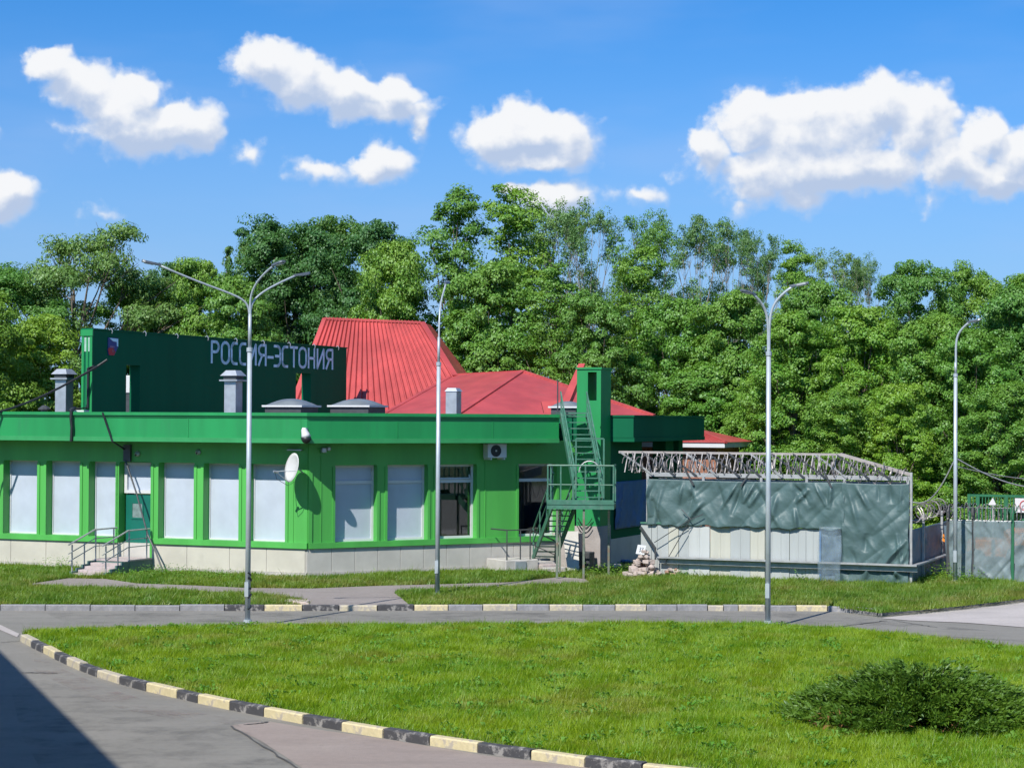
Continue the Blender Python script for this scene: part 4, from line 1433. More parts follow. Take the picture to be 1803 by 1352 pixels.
# roof-edge landing stub
fp(MB().hexa([t0, t1, t1 + Vector((-.15, .9, 0)), t0 + Vector((-.15, .9, 0))] + [v_ + Vector((0, 0, .05)) for v_ in (t0, t1, t1 + Vector((-.15, .9, 0)), t0 + Vector((-.15, .9, 0)))]), 'roof_landing')
# lower flight: from the stoop up towards the viewer
l0 = P(938, 985, 64.6); l0.z = ZV + .35
l1 = l0 + FP.d * .72
m0 = FP.pt(.10, -pd - .02, pfz - .02); m1 = m0 + FP.d * .72
flight(l0, l1, m0, m1, 11, .7, .95)
# round guard hoop and inner gate
hp = MB()
gx0, gx1 = pw - 1.25, pw - .38
hp.bar(FP.pt(gx0, -pd + .1, pfz), FP.pt(gx0, -pd + .1, pfz + 2.0), .05).bar(FP.pt(gx1, -pd + .1, pfz), FP.pt(gx1, -pd + .1, pfz + 2.0), .05).bar(FP.pt(gx0, -pd + .1, pfz + 2.0), FP.pt(gx1, -pd + .1, pfz + 2.0), .05)
fp(hp, 'gate_frame')
fp(MB().tube([FP.pt(gx0 + .1 + .33 * (1 - math.cos(R(a))), -pd + .1, pfz + .95 + .35 * math.sin(R(a))) for a in range(0, 181, 20)], .02, 6), 'gate_hoop', 'steel_grey')

# slab and boxes leaning by the pylon foot
ob = MB().hexa([P(1000, 1008, 64.2), P(1020, 1008, 64.2), P(1020, 1006, 64.5), P(1000, 1006, 64.5), P(990, 935, 64.9), P(1018, 935, 64.9), P(1018, 935, 65.2), P(990, 935, 65.2)]).build('leaning_board', M['plinth_grey'])
tag(ob, 'grey board leaning upright under the fire escape platform', 'board')
ob = MB().fbox(FT, .15, .75, .25, .75, ZV - .01, ZV + .55).build('cable_cabinet', M['steel_dark'], bevel=.02)
tag(ob, 'small dark cabinet on the ground below the pylon', 'cabinet')
cb = MB()
for k in range(3):
    cb.tube([FT.pt(.1 + .5 * t, .12 + k * .03, 1.75 - .25 * math.sin(math.pi * t) - k * .13) for t in np.linspace(0, 1, 9)], .016, 5)
tag(cb.build('looped_cable', M['black']), 'black cables looped along the grey pylon base', 'cable')

# ---- air conditioner on the right front
a, c = FR.s(856, .3, 795), FR.s(889, .3, 795)
z0, z1 = FR.z(872, 806, .4), FR.z(872, 781, .4)
ac = thing('air_conditioner', FR.pt((a + c) / 2, .2, z0), 'white air conditioner unit with black fan on the right front', 'air conditioner')
MB().fbox(FR, a, c, .1, .42, z0, z1).build('casing', M['white'], ac, bevel=.015)
cs_, cz_ = a + (c - a) * .42, (z0 + z1) / 2
rr = (z1 - z0) * .42
MB().tube([FR.pt(cs_, .421, cz_), FR.pt(cs_, .435, cz_)], rr, 20).build('fan_opening', M['black'], ac)
gr = MB()
for q in (.35, .6, .85):
    gr.tube([FR.pt(cs_ + rr * q * math.cos(R(an)), .44, cz_ + rr * q * math.sin(R(an))) for an in range(0, 361, 20)], .006, 4, caps=False)
gr.build('fan_grille', M['steel_dark'], ac)
MB().tube([FR.pt(cs_, .436, cz_), FR.pt(cs_, .45, cz_)], rr * .16, 10).build('fan_hub', M['white'], ac)
for q in (.15, .85):
    s_ = a + (c - a) * q
    MB().fbox(FR, s_ - .02, s_ + .02, .01, .46, z0 - .06, z0 - .002).build('bracket', M['white'], ac)

# ---- satellite dish on the corner
dc = P(513, 823, A.y - .62)
look = Vector((-.80, -.56, .22)).normalized()
ds = thing('satellite_dish', (A.x - .4, A.y - .2, 3.2), 'white oval satellite dish on an arm at the building corner', 'satellite dish')
ax = look.cross(Vector((0, 0, 1))).normalized(); ay = ax.cross(look).normalized()
vs = [dc - look * .09]; fs = []
NR, NA = 5, 28
for i in range(1, NR + 1):
    for j in range(NA):
        an = 2 * math.pi * j / NA; q = i / NR
        vs.append(dc + ax * (.40 * q * math.cos(an)) + ay * (.455 * q * math.sin(an)) - look * (.09 * (1 - q * q)))
for j in range(NA):
    fs.append((0, 1 + j, 1 + (j + 1) % NA))
for i in range(NR - 1):
    for j in range(NA):
        q = 1 + i * NA
        fs.append((q + j, q + NA + j, q + NA + (j + 1) % NA, q + (j + 1) % NA))
nv = len(vs)
vs += [v_ - look * .015 for v_ in vs]
fs += [tuple(i + nv for i in reversed(f)) for f in list(fs)]
q = 1 + (NR - 1) * NA
fs += [(q + j, q + (j + 1) % NA, nv + q + (j + 1) % NA, nv + q + j) for j in range(NA)]
MB().add(vs, fs).build('reflector', M['dish'], ds, smooth=True)
MB().tube([dc - look * .1, dc - look * .28, Vector((A.x - .12, A.y - .10, dc.z - .18))], .025, 6).build('mast_arm', M['galv'], ds)
fp_ = dc + look * .52 - ay * .24
MB().tube([dc - ay * .44, fp_], .013, 5).tube([dc + ax * .36 - ay * .1, fp_], .009, 4).tube([dc - ax * .36 - ay * .1, fp_], .009, 4).build('feed_arm', M['galv'], ds)
MB().tube([fp_ + look * .05, fp_ - look * .06, fp_ - look * .10], [.035, .035, .05], 8).build('receiver', M['galv'], ds)
MB().tube([fp_, fp_ + Vector((.05, 0, -.22)), dc - ay * .5 + Vector((0, 0, -.06)), dc - look * .2 - ay * .4], .008, 4).build('lead', M['black'], ds)
sh = FL.s(522, .02, 792)
tag(MB().fbox(FL, sh - .28, sh + .22, .0, .12, FL.z(510, 793), FL.z(510, 791)).build('wall_lamp', M['galv']), 'thin metal strip lamp under the eaves above the dish', 'lamp')

# ---- dome camera on the corner of the fascia
cc_ = offp(FL, FR, OV + .02)
cp = P(538, 768, cc_.y - .25)
cam_t = thing('dome_camera', cp, 'white dome security camera on the fascia corner', 'security camera')
MB().tube([cp + Vector((-.05, .0, .26)), cp + Vector((-.05, 0, .2)), cp + Vector((0, 0, .05)), cp + Vector((.02, 0, -.03))], [.05, .085, .13, .15], 12).build('housing', M['white'], cam_t, smooth=True)
MB().tube([cp + Vector((.02, 0, -.031)), cp + Vector((.02, 0, -.10)), cp + Vector((.02, 0, -.19)), cp + Vector((.02, 0, -.23))], [.155, .155, .10, .03], 12).build('dome', M['black'], cam_t, smooth=True)
MB().bar(cp + Vector((-.05, .02, .22)), Vector((cc_.x, cc_.y + .1, cp.z + .22)), .06).build('bracket', M['white'], cam_t)
a = FR.s(572, .1, 792); zc = FR.z(572, 792, .1)
fl2 = thing('twin_floodlight', FR.pt(a, 0, zc), 'small grey twin sensor light on the wall right of the corner', 'light')
MB().fbox(FR, a - .12, a + .04, .02, .16, zc - .09, zc + .07).build('head', M['galv'], fl2, bevel=.02)
MB().fbox(FR, a + .08, a + .2, .02, .12, zc - .03, zc + .09).build('head', M['galv'], fl2, bevel=.02)
for nm, px, py in (('beside the cable above the door', 243, 799), ('high on the wall between white windows', 350, 796)):
    a = FL.s(px, 0, py); zc = FL.z(px, py)
    t_ = thing('wall_sensor', FL.pt(a, 0, zc), 'small grey sensor fixed ' + nm, 'sensor')
    MB().tube([FL.pt(a, 0, zc), FL.pt(a, .06, zc), FL.pt(a, .12, zc - .03)], [.09, .09, .05], 10).build('body', M['galv'], t_)
    MB().tube([FL.pt(a, .12, zc - .03), FL.pt(a, .14, zc - .04)], .03, 8).build('lens', M['black'], t_)

# ---- black cables on the left part of the roof
ct = FG.pt(.0, .2, FG.z(166, 645))
cst = P(-160, 742, 62.5)
c1 = MB().tube([cst.lerp(ct, t) + Vector((0, 0, -.55 * math.sin(math.pi * t))) for t in np.linspace(0, 1, 16)] + [ct + Vector((.3, .1, .22))], .04, 7).build('overhead_cable', M['black'])
tag(c1, 'thick black cable slung from the left to the sign wall', 'cable')
q0 = FE.pt(.30, .08, sz1 - 1.35)
pf = FL.pt(FL.s(128, OV, 730), OV + .09, ztop)
c2 = MB().tube([ct + Vector((-.1, -.05, 0)), q0, FE.pt(.30, .08, ztop + .15), FE.pt(-.3, .2, ztop + .08), pf + Vector((.05, .3, .12)), pf, pf - Vector((0, 0, .25)), pf - Vector((-.03, 0, .5)), FL.pt(FL.s(128, OV, 730), OV + .07, zbot - .02)], .048, 7).build('drop_cable', M['black'])
tag(c2, 'thick black cable running down the sign wall end and over the fascia', 'cable')
pa_ = FL.pt(FL.s(183, OV, 728), OV + .08, ztop - .02); pb_ = FL.pt(FL.s(219, .1, 790), .12, FL.z(219, 790, .1)); pc_ = FL.pt(FL.s(293, .1, 1000), .5, ZV + .1)
c3 = MB().tube([pa_, FL.pt(FL.s(200, OV, 770), OV + .08, zbot), pb_], .03, 6).build('wall_cable', M['black'])
tag(c3, 'thin dark cable falling from fascia to the door head', 'cable')
c4 = MB().tube([FL.pt(FL.s(221, .1, 800), .10, zwt + .05), FL.pt(FL.s(238, .3, 850), .22, 2.6), FL.pt(FL.s(262, .3, 925), .35, 1.3), FL.pt(FL.s(278, .4, 970), .5, .75), FL.pt(FL.s(295, .5, 1005), .7, ZV)], .028, 6).build('stay_cable', M['steel_dark'])
tag(c4, 'slanting dark stay cable crossing the door down to the grass', 'cable')
tag(MB().fbox(FL, FL.s(220, 0, 800), FL.s(232, 0, 800), .001, .10, zwt + .02, zwt + .55).build('cable_box', M['steel_dark']), 'dark narrow cable box above the green door', 'box')
# whip aerial at the stair head
wa_ = P(982, 727, 66.2)
tag(MB().tube([(wa_.x, wa_.y, ztop - .3), P(982, 668, 66.2)], .025, 6).build('aerial', M['steel_dark']), 'thin dark aerial pole at the head of the roof stairs', 'aerial')
# outdoor unit glimpsed through the first opening of the sign wall
un = P(231, 692, 71.5)
fu = Frame((un.x, un.y), AL)
bx_ = thing('roof_unit', (un.x, un.y, ztop - .3), 'white box unit seen through the opening in the sign wall', 'roof unit')
MB().fbox(fu, -.35, .35, -.3, 0, P(230, 692, 71.5).z, P(230, 661, 71.5).z).build('casing', M['white'], bx_, bevel=.02)
MB().fbox(fu, -.3, .3, -.25, -.05, ztop - .31, P(230, 692, 71.5).z - .001).build('stand', M['steel_dark'], bx_)

# ---- brick wing behind the canopy
bw = thing('brick_wing', P(1210, 800, 81), 'low brick wing with white eaves and red hipped roof beyond the canopy', 'building')
FB = Frame((P(1276, 790, 79.5).x, P(1276, 790, 79.5).y), AL)
ez0, ez1 = P(1250, 786.5, 80.5).z, P(1250, 778, 80.5).z
sBl = FB.s(1118, 0, 785)
MB().fbox(FB, sBl, -.5, -3.8, -.5, ZV, ez0 - .02).build('wall', M['brick'], bw)
MB().fbox(FB, sBl - .3, 0, -4.2, 0, ez0 - .018, ez1).build('eaves', M['white'], bw)
rz = P(1240, 754, 84).z
a, c, d, e = FB.pt(sBl - .3, 0, ez1 + .003), FB.pt(.05, 0, ez1 + .003), FB.pt(.05, -4.2, ez1 + .003), FB.pt(sBl - .3, -4.2, ez1 + .003)
r0, r1 = FB.pt(sBl + 1.0, -2.1, ez1 + .62), FB.pt(-2.2, -2.1, ez1 + .62)
rf = MB().add([a, c, d, e, r0, r1], [(0, 1, 5, 4), (1, 2, 5), (2, 3, 4, 5), (3, 0, 4)]).build('roof', M['roof_red'], bw)
rb = MB(); rib_face(r0, r1, c, a, 26, .05, rb); rb.build('rib_sheet', M['roof_red'], rf)['kind'] = 'stuff'
MB().bar(c, r1, .14, .1).build('ridge_cap', M['roof_red'], rf)
tg = MB()
for i in range(40):
    s_ = sBl - .3 + i * (-(sBl - .3)) / 40
    tg.fbox(FB, s_ + .03, s_ + .14, 0.001, .04, ez1 - .02, ez1 + .06)
tg.build('closure_strip', M['roof_red'], rf)['kind'] = 'stuff'

# ================================================================== SCREENED ENCLOSURE ON THE RIGHT
FC = G(1600, 1030, ZV)
FF = Frame(FC, AL)                                       # front of the enclosure, s < 0 to the left of its corner
FD = Frame(FC, AS)                                       # its right return


def cloth(fr, px0, px1, py_t, py_b, n, m_, name, label, cat, nx=46, ny=22, amp=.07, seed=1, n_b=None, sag=0.0, group=None, ragged=0.0, py_mid=None, top_px=None):
    s0_, s1_ = fr.s(px0, n, py_b), fr.s(px1, n, py_b)
    pm = (px0 + px1) / 2
    zt = fr.z(pm, py_t, n); zb_ = fr.z(pm, py_b, n)
    n_b = n if n_b is None else n_b
    vs = []; fs = []
    rf_ = random.Random(seed * 13 + 1)
    wid = s1_ - s0_; hgt = zt - zb_
    folds = []
    for _ in range(int(4 + wid * 3.2)):
        fs0 = s0_ + wid * rf_.random(); fz0 = zt - hgt * rf_.choice([0, 0, rf_.random(), 1])
        an_ = R(rf_.choice([-1, 1]) * rf_.uniform(4, 42) - 90) if fz0 > (zt + zb_) / 2 else R(90 + rf_.choice([-1, 1]) * rf_.uniform(6, 55))
        L_ = rf_.uniform(.3, .9) * min(hgt, 1.6)
        folds.append((fs0, fz0, fs0 + L_ * math.cos(an_), fz0 + L_ * math.sin(an_), rf_.uniform(.035, .09), rf_.uniform(.5, 1.2) * rf_.choice([1, 1, -.7])))
    for j in range(ny + 1):
        v_ = j / ny
        for i in range(nx + 1):
            u_ = i / nx
            s_ = s0_ + (s1_ - s0_) * u_; z_ = zt + (zb_ - zt) * v_
            q = Vector((s_ * 1.1, z_ * 1.1, seed * 7.3))
            wr = mnoise.ridged_multi_fractal(Vector((q.x + q.y * .5, q.y * .55 - q.x * .18, q.z)) * .9, 1.0, 2.1, 3, 1.0, 2.0) - 1.0
            wv = mnoise.noise(q * 2.2)
            f1 = abs(mnoise.noise(Vector((q.x * 1.5 - q.y * 1.7, q.x * .3, q.z + 4)))) ** .6
            d_ = amp * (.40 * wr + .30 * wv + .8 * (f1 - .4))
            for (ax_, az_, bx2, bz2, fw, fa) in folds:
                ux, uz = bx2 - ax_, bz2 - az_
                l2 = ux * ux + uz * uz
                tt = ((s_ - ax_) * ux + (z_ - az_) * uz) / l2
                if -.05 < tt < 1.05:
                    tq = min(1, max(0, tt))
                    dd_ = math.hypot(s_ - ax_ - ux * tq, z_ - az_ - uz * tq)
                    if dd_ < fw * 2.6:
                        d_ += amp * fa * math.exp(-(dd_ / fw) ** 2) * math.sin(math.pi * (.12 + .8 * tq))
            d_ *= min(1, v_ * 4 + .25)
            dz = -sag * math.sin(math.pi * u_) * (1 - v_) + ragged * mnoise.noise(Vector((s_ * 2.3, seed, 0))) * v_
            vs.append(fr.pt(s_ + .03 * mnoise.noise(q * 1.6 + Vector((9, 0, 0))), n + (n_b - n) * v_ + d_, z_ + dz))
    for j in range(ny):
        for i in range(nx):
            q = j * (nx + 1) + i
            fs.append((q, q + 1, q + nx + 2, q + nx + 1))
    o_ = MB().add(vs, fs).build(name, M[m_], smooth=True)
    so_ = o_.modifiers.new('thickness', 'SOLIDIFY'); so_.thickness = .006
    return tag(o_, label, cat, group)


# panel wall
pw_ = thing('panel_fence', FF.pt(-5, 0, ZV), 'low fence of cream, white and grey upright sheet panels below the tarpaulin', 'fence')
pj = [(1128, 'g'), (1147, 'g'), (1157, 'g'), (1177, 'c'), (1195, 'g'), (1213, 'w'), (1250, 'c'), (1286, 'g'), (1321, 'c'), (1347, 'g'), (1359, 'g'), (1390, 'g'), (1419, 'g'), (1443, 'b')]
PM = {'g': 'panel_grey', 'c': 'panel_cream', 'w': 'panel_white'}
pz1 = FF.z(1300, 927)
for (xa, k), (xb, _) in zip(pj[:-1], pj[1:]):
    a, c = FF.s(xa, 0, 960), FF.s(xb, 0, 960)
    nn = random.uniform(-.02, .02)
    q = MB().fbox(FF, a + .006, c - .006, -.05 + nn, nn, ZV - .02, pz1 + random.uniform(-.015, .015))
    m_ = (a + c) / 2
    if c - a > .4:
        q.fbox(FF, m_ - .015, m_ + .015, nn + .0005, nn + .014, ZV, pz1 - .03)
    q.build('panel', M[PM[k]], pw_)
a, c = FF.s(1128, 0, 960), FF.s(1443, 0, 960)
MB().fbox(FF, a, c, -.09, .04, pz1 + .02, pz1 + .07).build('top_rail', M['steel_green'], pw_)
MB().fbox(FF, FF.s(1443, 0, 960), FF.s(1443, 0, 960) + .05, -1.2, .02, ZV, pz1).build('end_return', M['tarp_blue_and_shade'], pw_)

# posts and beams of the tall enclosure
en_ = thing('enclosure_frame', FF.pt(-4, -.3, ZV), 'grey steel frame carrying tarpaulins and slanted razor-wire arms', 'frame')
tz = FF.z(1300, 847); bz = FF.z(1300, 836, -.2); hz = FF.z(1300, 799, -.55)
for px in (1140, 1238, 1340, 1420, 1487, 1598):
    s_ = FF.s(px, -.12, 900)
    MB().fbox(FF, s_ - .04, s_ + .04, -.20, -.12, ZV, tz + .12).build('post', M['steel_grey'], en_)
MB().fbox(FF, FF.s(1134, 0, 840), 0.0, -.28, -.205, bz - .09, bz + .04).build('lower_beam', M['steel_grey'], en_)
MB().fbox(FF, FF.s(1090, -.6, 800), FF.s(1480, -.6, 800), -.68, -.56, hz - .02, hz + .05).build('upper_beam', M['concrete'], en_)
MB().bar(FF.pt(FF.s(1480, -.6, 800), -.62, hz + .02), FF.pt(.0, -.25, tz + .28), .12, .09).build('hip_beam', M['concrete'], en_)
MB().fbox(FF, FF.s(1160, -.5, 845), -.1, -.62, -.45, tz - .3, tz + .04).build('parapet_block', M['concrete_pale'], en_)
for i in range(13):
    px = 1092 + i * 38
    a = FF.pt(FF.s(min(px, 1478), -.58, 800), -.58, hz + .02)
    if px > 1478:
        t = (px - 1478) / 118
        a = FF.pt(FF.s(1480, -.6, 800), -.6, hz + .02).lerp(FF.pt(0, -.25, tz + .28), t)
    s_ = FF.s(px + 58, -.12, 840)
    if s_ > -.02: continue
    MB().bar(a, FF.pt(s_, -.14, tz + .14), .035, .05).build('arm', M['steel_dark'] if i % 3 else M['steel_grey'], en_)
M['lattice'] = mat('pale_lattice_steel', (.235, .225, .225), .5, .2, 6, metal=.2)
k_ = 0
px = 1106
while px < 1588:
    f_ = lambda q: (FF.pt(FF.s(q, -.55, 800), -.55, hz) if q < 1480 else FF.pt(FF.s(1480, -.6, 800), -.55, hz).lerp(FF.pt(0, -.25, tz + .26), (q - 1480) / 118))
    lo_ = FF.pt(min(-.03, FF.s(px + (9 if k_ % 2 else -6), -.24, 838)), -.24, bz + .02)
    if k_ % 4 != 3:
        MB().bar(f_(px), lo_, random.choice([.022, .03, .036]), .03).build('brace', M['lattice'], en_)
    k_ += 1
    px += random.uniform(5.0, 8.5)
for px, dx in ((1205, 16), (1322, -18), (1450, 14)):
    MB().bar(FF.pt(FF.s(px, .15, 830), .10, tz + .35), FF.pt(FF.s(px + dx, .15, 850), .13, tz - .15), .05, .05).build('strut', M['steel_dark'], en_)
# guard rail low along the front and round the corner
rz0, rz1 = FF.z(1300, 993, .3), FF.z(1300, 984, .3)
MB().fbox(FF, FF.s(1158, .3, 985), .30, .14, .34, rz1 - .05, rz1).fbox(FF, FF.s(1158, .3, 985), .29, .16, .18, rz1 - .22, rz1 - .052).build('guard_rail', M['steel_grey'], en_)
rD = FD.s(1672, .3, 985)
MB().fbox(FD, -.30, rD, .14, .30, rz1 - .05, rz1 - .003).build('guard_rail', M['steel_grey'], en_)
for s_ in (0.0, 1.9, rD - .1):
    MB().fbox(FD, s_, s_ + .06, .03, .10, ZV, FD.z(1625, 905) if s_ > .5 else tz + .35).build('post', M['steel_grey'], en_)
MB().bar(FF.pt(FF.s(1128, .05, 935), .06, pz1 - .1), FF.pt(FF.s(1153, .4, 968), .35, FF.z(1153, 966, .35)), .05, .08).bar(FF.pt(FF.s(1153, .4, 968), .35, FF.z(1153, 966, .35)), FF.pt(FF.s(1153, .4, 968), .34, rz1 - .1), .04, .06).build('prop', M['steel_dark'], en_)
# wires tied from tarpaulin to the ground rail
wz = MB()
c_ = FF.pt(FF.s(1216, .25, 914), .25, FF.z(1216, 914, .25))
for (px, py) in ((1152, 955), (1167, 998), (1200, 896), (1238, 905)):
    wz.tube([c_ + Vector((.0, 0, 0)), FF.pt(FF.s(px, .22, py), .22, FF.z(px, py, .22))], .014, 5)
tag(wz.build('tie_wire', M['steel_dark']), 'dark tie wires knotted in front of the tarpaulin', 'wire')

cloth(FF, 1140, 1487, 846, 928, .06, 'tarp', 'tarpaulin', 'long wrinkled grey-green tarpaulin hung above the panel fence', 'tarpaulin', 190, 50, .125, 2, n_b=.10, sag=.03, ragged=.10)
cloth(FF, 1482, 1600, 851, 997, .10, 'tarp', 'tarpaulin', 'tall grey-green tarpaulin hanging at the enclosure corner', 'tarpaulin', 76, 90, .12, 5, n_b=.12, sag=.02)
cloth(FF, 1470, 1599, 992, 1032, .03, 'tarp', 'tarpaulin', 'short grey-green tarpaulin skirt below the guard rail', 'tarpaulin', 60, 22, .06, 8, n_b=.06)
cloth(FD, 1601, 1668, 925, 1026, .02, 'tarp_dark', 'tarpaulin', 'dark blue-grey tarpaulin on the shaded return of the enclosure', 'tarpaulin', 44, 40, .05, 11)
cloth(FS, 1083, 1140, 846, 928, .03, 'tarp_blue_and_shade', 'tarpaulin', 'grey-green tarpaulin right of the pylon with its shade coloured in as blue', 'tarpaulin', 34, 24, .07, 14)
cloth(FF, 1443, 1489, 922, 1030, -.06, 'tarp_dark', 'tarpaulin', 'dark tarpaulin strip behind the clear plastic sheet', 'tarpaulin', 20, 40, .04, 31)
fl_ = cloth(FF, 1441, 1481, 927, 1031, .26, 'film', 'plastic_sheet', 'clear bluish plastic sheet hanging at the end of the panels', 'plastic sheet', 12, 24, .03, 17, n_b=.42)


def coil(name, a, c, r, turns, label, m_='razor', squash=1.0, tr=.011, flip=False):
    a = Vector(a); c = Vector(c); t = (c - a).normalized()
    x = t.cross(Vector((0, 0, 1))).normalized(); y = x.cross(t)
    n = int(turns * 12)
    pts = []
    for i in range(n + 1):
        u_ = i / n; an = 2 * math.pi * turns * u_ * (-1 if flip else 1)
        rr2 = r * (1 + .18 * math.sin(an * .37 + 1) + random.uniform(-.06, .06))
        pts.append(a.lerp(c, u_) + x * math.cos(an) * rr2 * squash + y * math.sin(an) * rr2)
    mb_ = MB().tube(pts, tr, 3, caps=False)
    # little barbs
    for i in range(0, n, 2):
        d_ = (pts[i] - a.lerp(c, i / n)).normalized()
        mb_.add([pts[i] + t * .018 + d_ * .008, pts[i] - t * .018 + d_ * .008, pts[i] + d_ * .026, pts[i] - d_ * .016], [(0, 2, 1), (0, 1, 3)])
    return tag(mb_.build(name, M[m_]), label, 'razor wire')


y1_ = (tz + hz) / 2 + .06
coil('razor_wire', FF.pt(FF.s(1100, -.4, 820), -.42, y1_ + .02), FF.pt(FF.s(1480, -.4, 820), -.42, y1_ + .02), .22, 34, 'dense razor-wire coil along the upper beam of the enclosure', tr=.019)
coil('razor_wire', FF.pt(FF.s(1118, -.3, 820), -.28, y1_ - .06), FF.pt(FF.s(1560, -.3, 820), -.28, y1_ - .08), .20, 30, 'lower razor-wire coil just above the long tarpaulin', tr=.018, flip=True)
coil('razor_wire', FF.pt(FF.s(1478, -.4, 820), -.46, y1_ + .04), FF.pt(-.05, -.3, tz + .22), .18, 12, 'razor-wire coil sloping down the hip beam to the corner', tr=.013)
coil('razor_wire', FF.pt(FF.s(1440, -.2, 843), -.15, tz + .14), FF.pt(-.02, -.15, tz + .14), .16, 6, 'loose razor-wire loops above the corner tarpaulin', tr=.01)
tD = FD.z(1630, 908)
coil('razor_wire', FD.pt(.1, .05, tD + .12), FD.pt(rD, .05, tD + .22), .24, 13, 'tangled razor-wire coil over the dark return tarpaulin', tr=.014)

# ---------------------------------------------------------------- far right fence
FX = Frame(G(1668, 1019, ZV), AL)
fx = thing('mesh_fence', FX.pt(1.5, 0, ZV), 'right-hand fence of dark and green posts behind the far lamp', 'fence')
fz = FX.z(1740, 917)
for px, m_, top in ((1669, 'steel_dark', 890), (1713, 'steel_dark', 893), (1782, 'post_green', 893), (1852, 'post_green', 893)):
    s_ = FX.s(px, 0, 980)
    MB().fbox(FX, s_ - .05, s_ + .05, -.12, -.02, ZV, FX.z(px, top)).build('post', M[m_], fx)
    MB().bar(FX.pt(s_, -.07, fz + .15), FX.pt(s_ - .2, -.07, fz + .5), .035).bar(FX.pt(s_, -.07, fz + .15), FX.pt(s_ + .2, -.07, fz + .5), .035).build('fork_arm', M[m_], fx)
s0_, s1_ = FX.s(1669, 0, 980), FX.s(1852, 0, 980)
MB().tube([FX.pt(s0_, -.07, fz), FX.pt(s1_, -.07, fz)], .022, 6).tube([FX.pt(s0_, -.07, fz + .4), FX.pt(s1_, -.07, fz + .4)], .012, 5).build('rail', M['steel_grey'], fx)
cloth(FX, 1671, 1711, 917, 1021, .02, 'net_tarp', 'mesh_screen', 'grey see-through screen behind the far lamp pole', 'screen', 24, 44, .05, 21)
cloth(FX, 1714, 1780, 917, 1024, .02, 'net_tarp', 'mesh_screen', 'grey see-through screen between dark and green posts', 'screen', 40, 48, .06, 24)
cloth(FX, 1786, 1850, 917, 1034, .05, 'net_tarp', 'mesh_screen', 'grey see-through screen at the right picture edge', 'screen', 40, 48, .06, 27)
coil('razor_wire', FX.pt(s0_ - .1, -.07, fz + .28), FX.pt(FX.s(1713, 0, 980), -.07, fz + .28), .24, 7, 'razor-wire coil on the fence beside the far lamp', tr=.013)
coil('razor_wire', FX.pt(FX.s(1714, 0, 980), -.07, fz + .26), FX.pt(FX.s(1782, 0, 980), -.07, fz + .26), .24, 9, 'razor-wire coil on the fence left of the green post', tr=.013)
coil('razor_wire', FX.pt(FX.s(1784, 0, 980), -.07, fz + .26), FX.pt(s1_, -.07, fz + .26), .24, 9, 'razor-wire coil on the fence right of the green post', tr=.013)
# the gaping corner: torn tarpaulin strips
for i, (px, py0, py1, m_) in enumerate(((1662, 925, 1000, 'tarp_dark'), (1668, 945, 1015, 'steel_dark'))):
    p = P(px, py0, FX.o.y + .1); q = P(px + 6, py1, FX.o.y + .05)
    tag(MB().hexa([q, q + Vector((.10, .0, 0)), q + Vector((.1, .05, 0)), q + Vector((0, .05, 0)), p, p + Vector((.16, 0, 0)), p + Vector((.16, .05, 0)), p + Vector((0, .05, 0))]).build('torn_strip', M[m_]),
        ('torn dark tarpaulin strip at the enclosure end', 'dark narrow strip dangling beside the far lamp')[i], 'strip')
tag(MB().hexa([P(1659, 952, 63.5), P(1666, 955, 63.5), P(1666, 955, 63.7), P(1659, 952, 63.7), P(1660, 940, 63.5), P(1667, 941, 63.5), P(1667, 941, 63.7), P(1660, 940, 63.7)]).build('orange_marker', M['orange']), 'small orange plate in the gap beside the far lamp', 'marker')

# orange machine showing dimly through the screen
om = thing('orange_machine', P(1735, 1010, 66), 'orange wheeled machine seen dimly through the grey screens', 'machine')
fo = Frame(P(1702, 1000, 65.5), AL)
MB().fbox(fo, 0, 1.2, -1.4, 0, .55, 1.15).build('bonnet', M['orange'], om, bevel=.06)
MB().fbox(fo, 1.2, 2.3, -1.5, .1, .5, 1.5).build('cab', M['orange'], om, bevel=.08)
MB().fbox(fo, -.2, 2.4, -1.2, -.2, .3, .5).build('chassis', M['steel_dark'], om)
for s_, r_ in ((.3, .36), (1.75, .45)):
    for n_ in (.15, -1.6):
        w_ = MB().tube([fo.pt(s_, n_ - .15, ZV + r_), fo.pt(s_, n_ + .15, ZV + r_)], r_, 18).build('wheel', M['black'], om)
        MB().tube([fo.pt(s_, n_ - .16, ZV + r_), fo.pt(s_, n_ + .165, ZV + r_)], r_ * .5, 12).build('rim', M['galv'], w_)

# green cage gate behind, with its signs
gc = thing('green_gate_frame', P(1755, 920, 68), 'dark green steel gate frame with bars behind the right fence', 'gate')
fg = Frame(P(1706, 900, 68), AL)
w_ = fg.s(1860, 0, 890)
gz0, gz1 = ZV, fg.z(1720, 870)
for px in (1706, 1722, 1772, 1802, 1858):
    s_ = fg.s(px, 0, 890)
    MB().fbox(fg, s_ - .05, s_ + .05, -.1, 0, gz0, gz1).build('post', M['post_green'], gc)
MB().fbox(fg, .05, w_ - .05, -.08, -.02, gz1 - .08, gz1 - .001).build('top_rail', M['post_green'], gc)
for i in range(26):
    s_ = .12 + i * (w_ - .2) / 26
    MB().fbox(fg, s_, s_ + .03, -.07, -.04, gz0 + .05, gz1 - .081).build('bar', M['post_green'], gc)
sg_ = thing('notice_sign', P(1795, 900, 67.2), 'white notice plate with a red ring at the right edge above the fence', 'sign')
fs_ = Frame(P(1787, 902, 67.2), AL)
a, c = 0, fs_.s(1822, 0, 890); z0, z1 = fs_.z(1795, 902), fs_.z(1795, 877)
MB().fbox(fs_, a, c, -.02, 0, z0, z1).build('plate', M['white'], sg_)
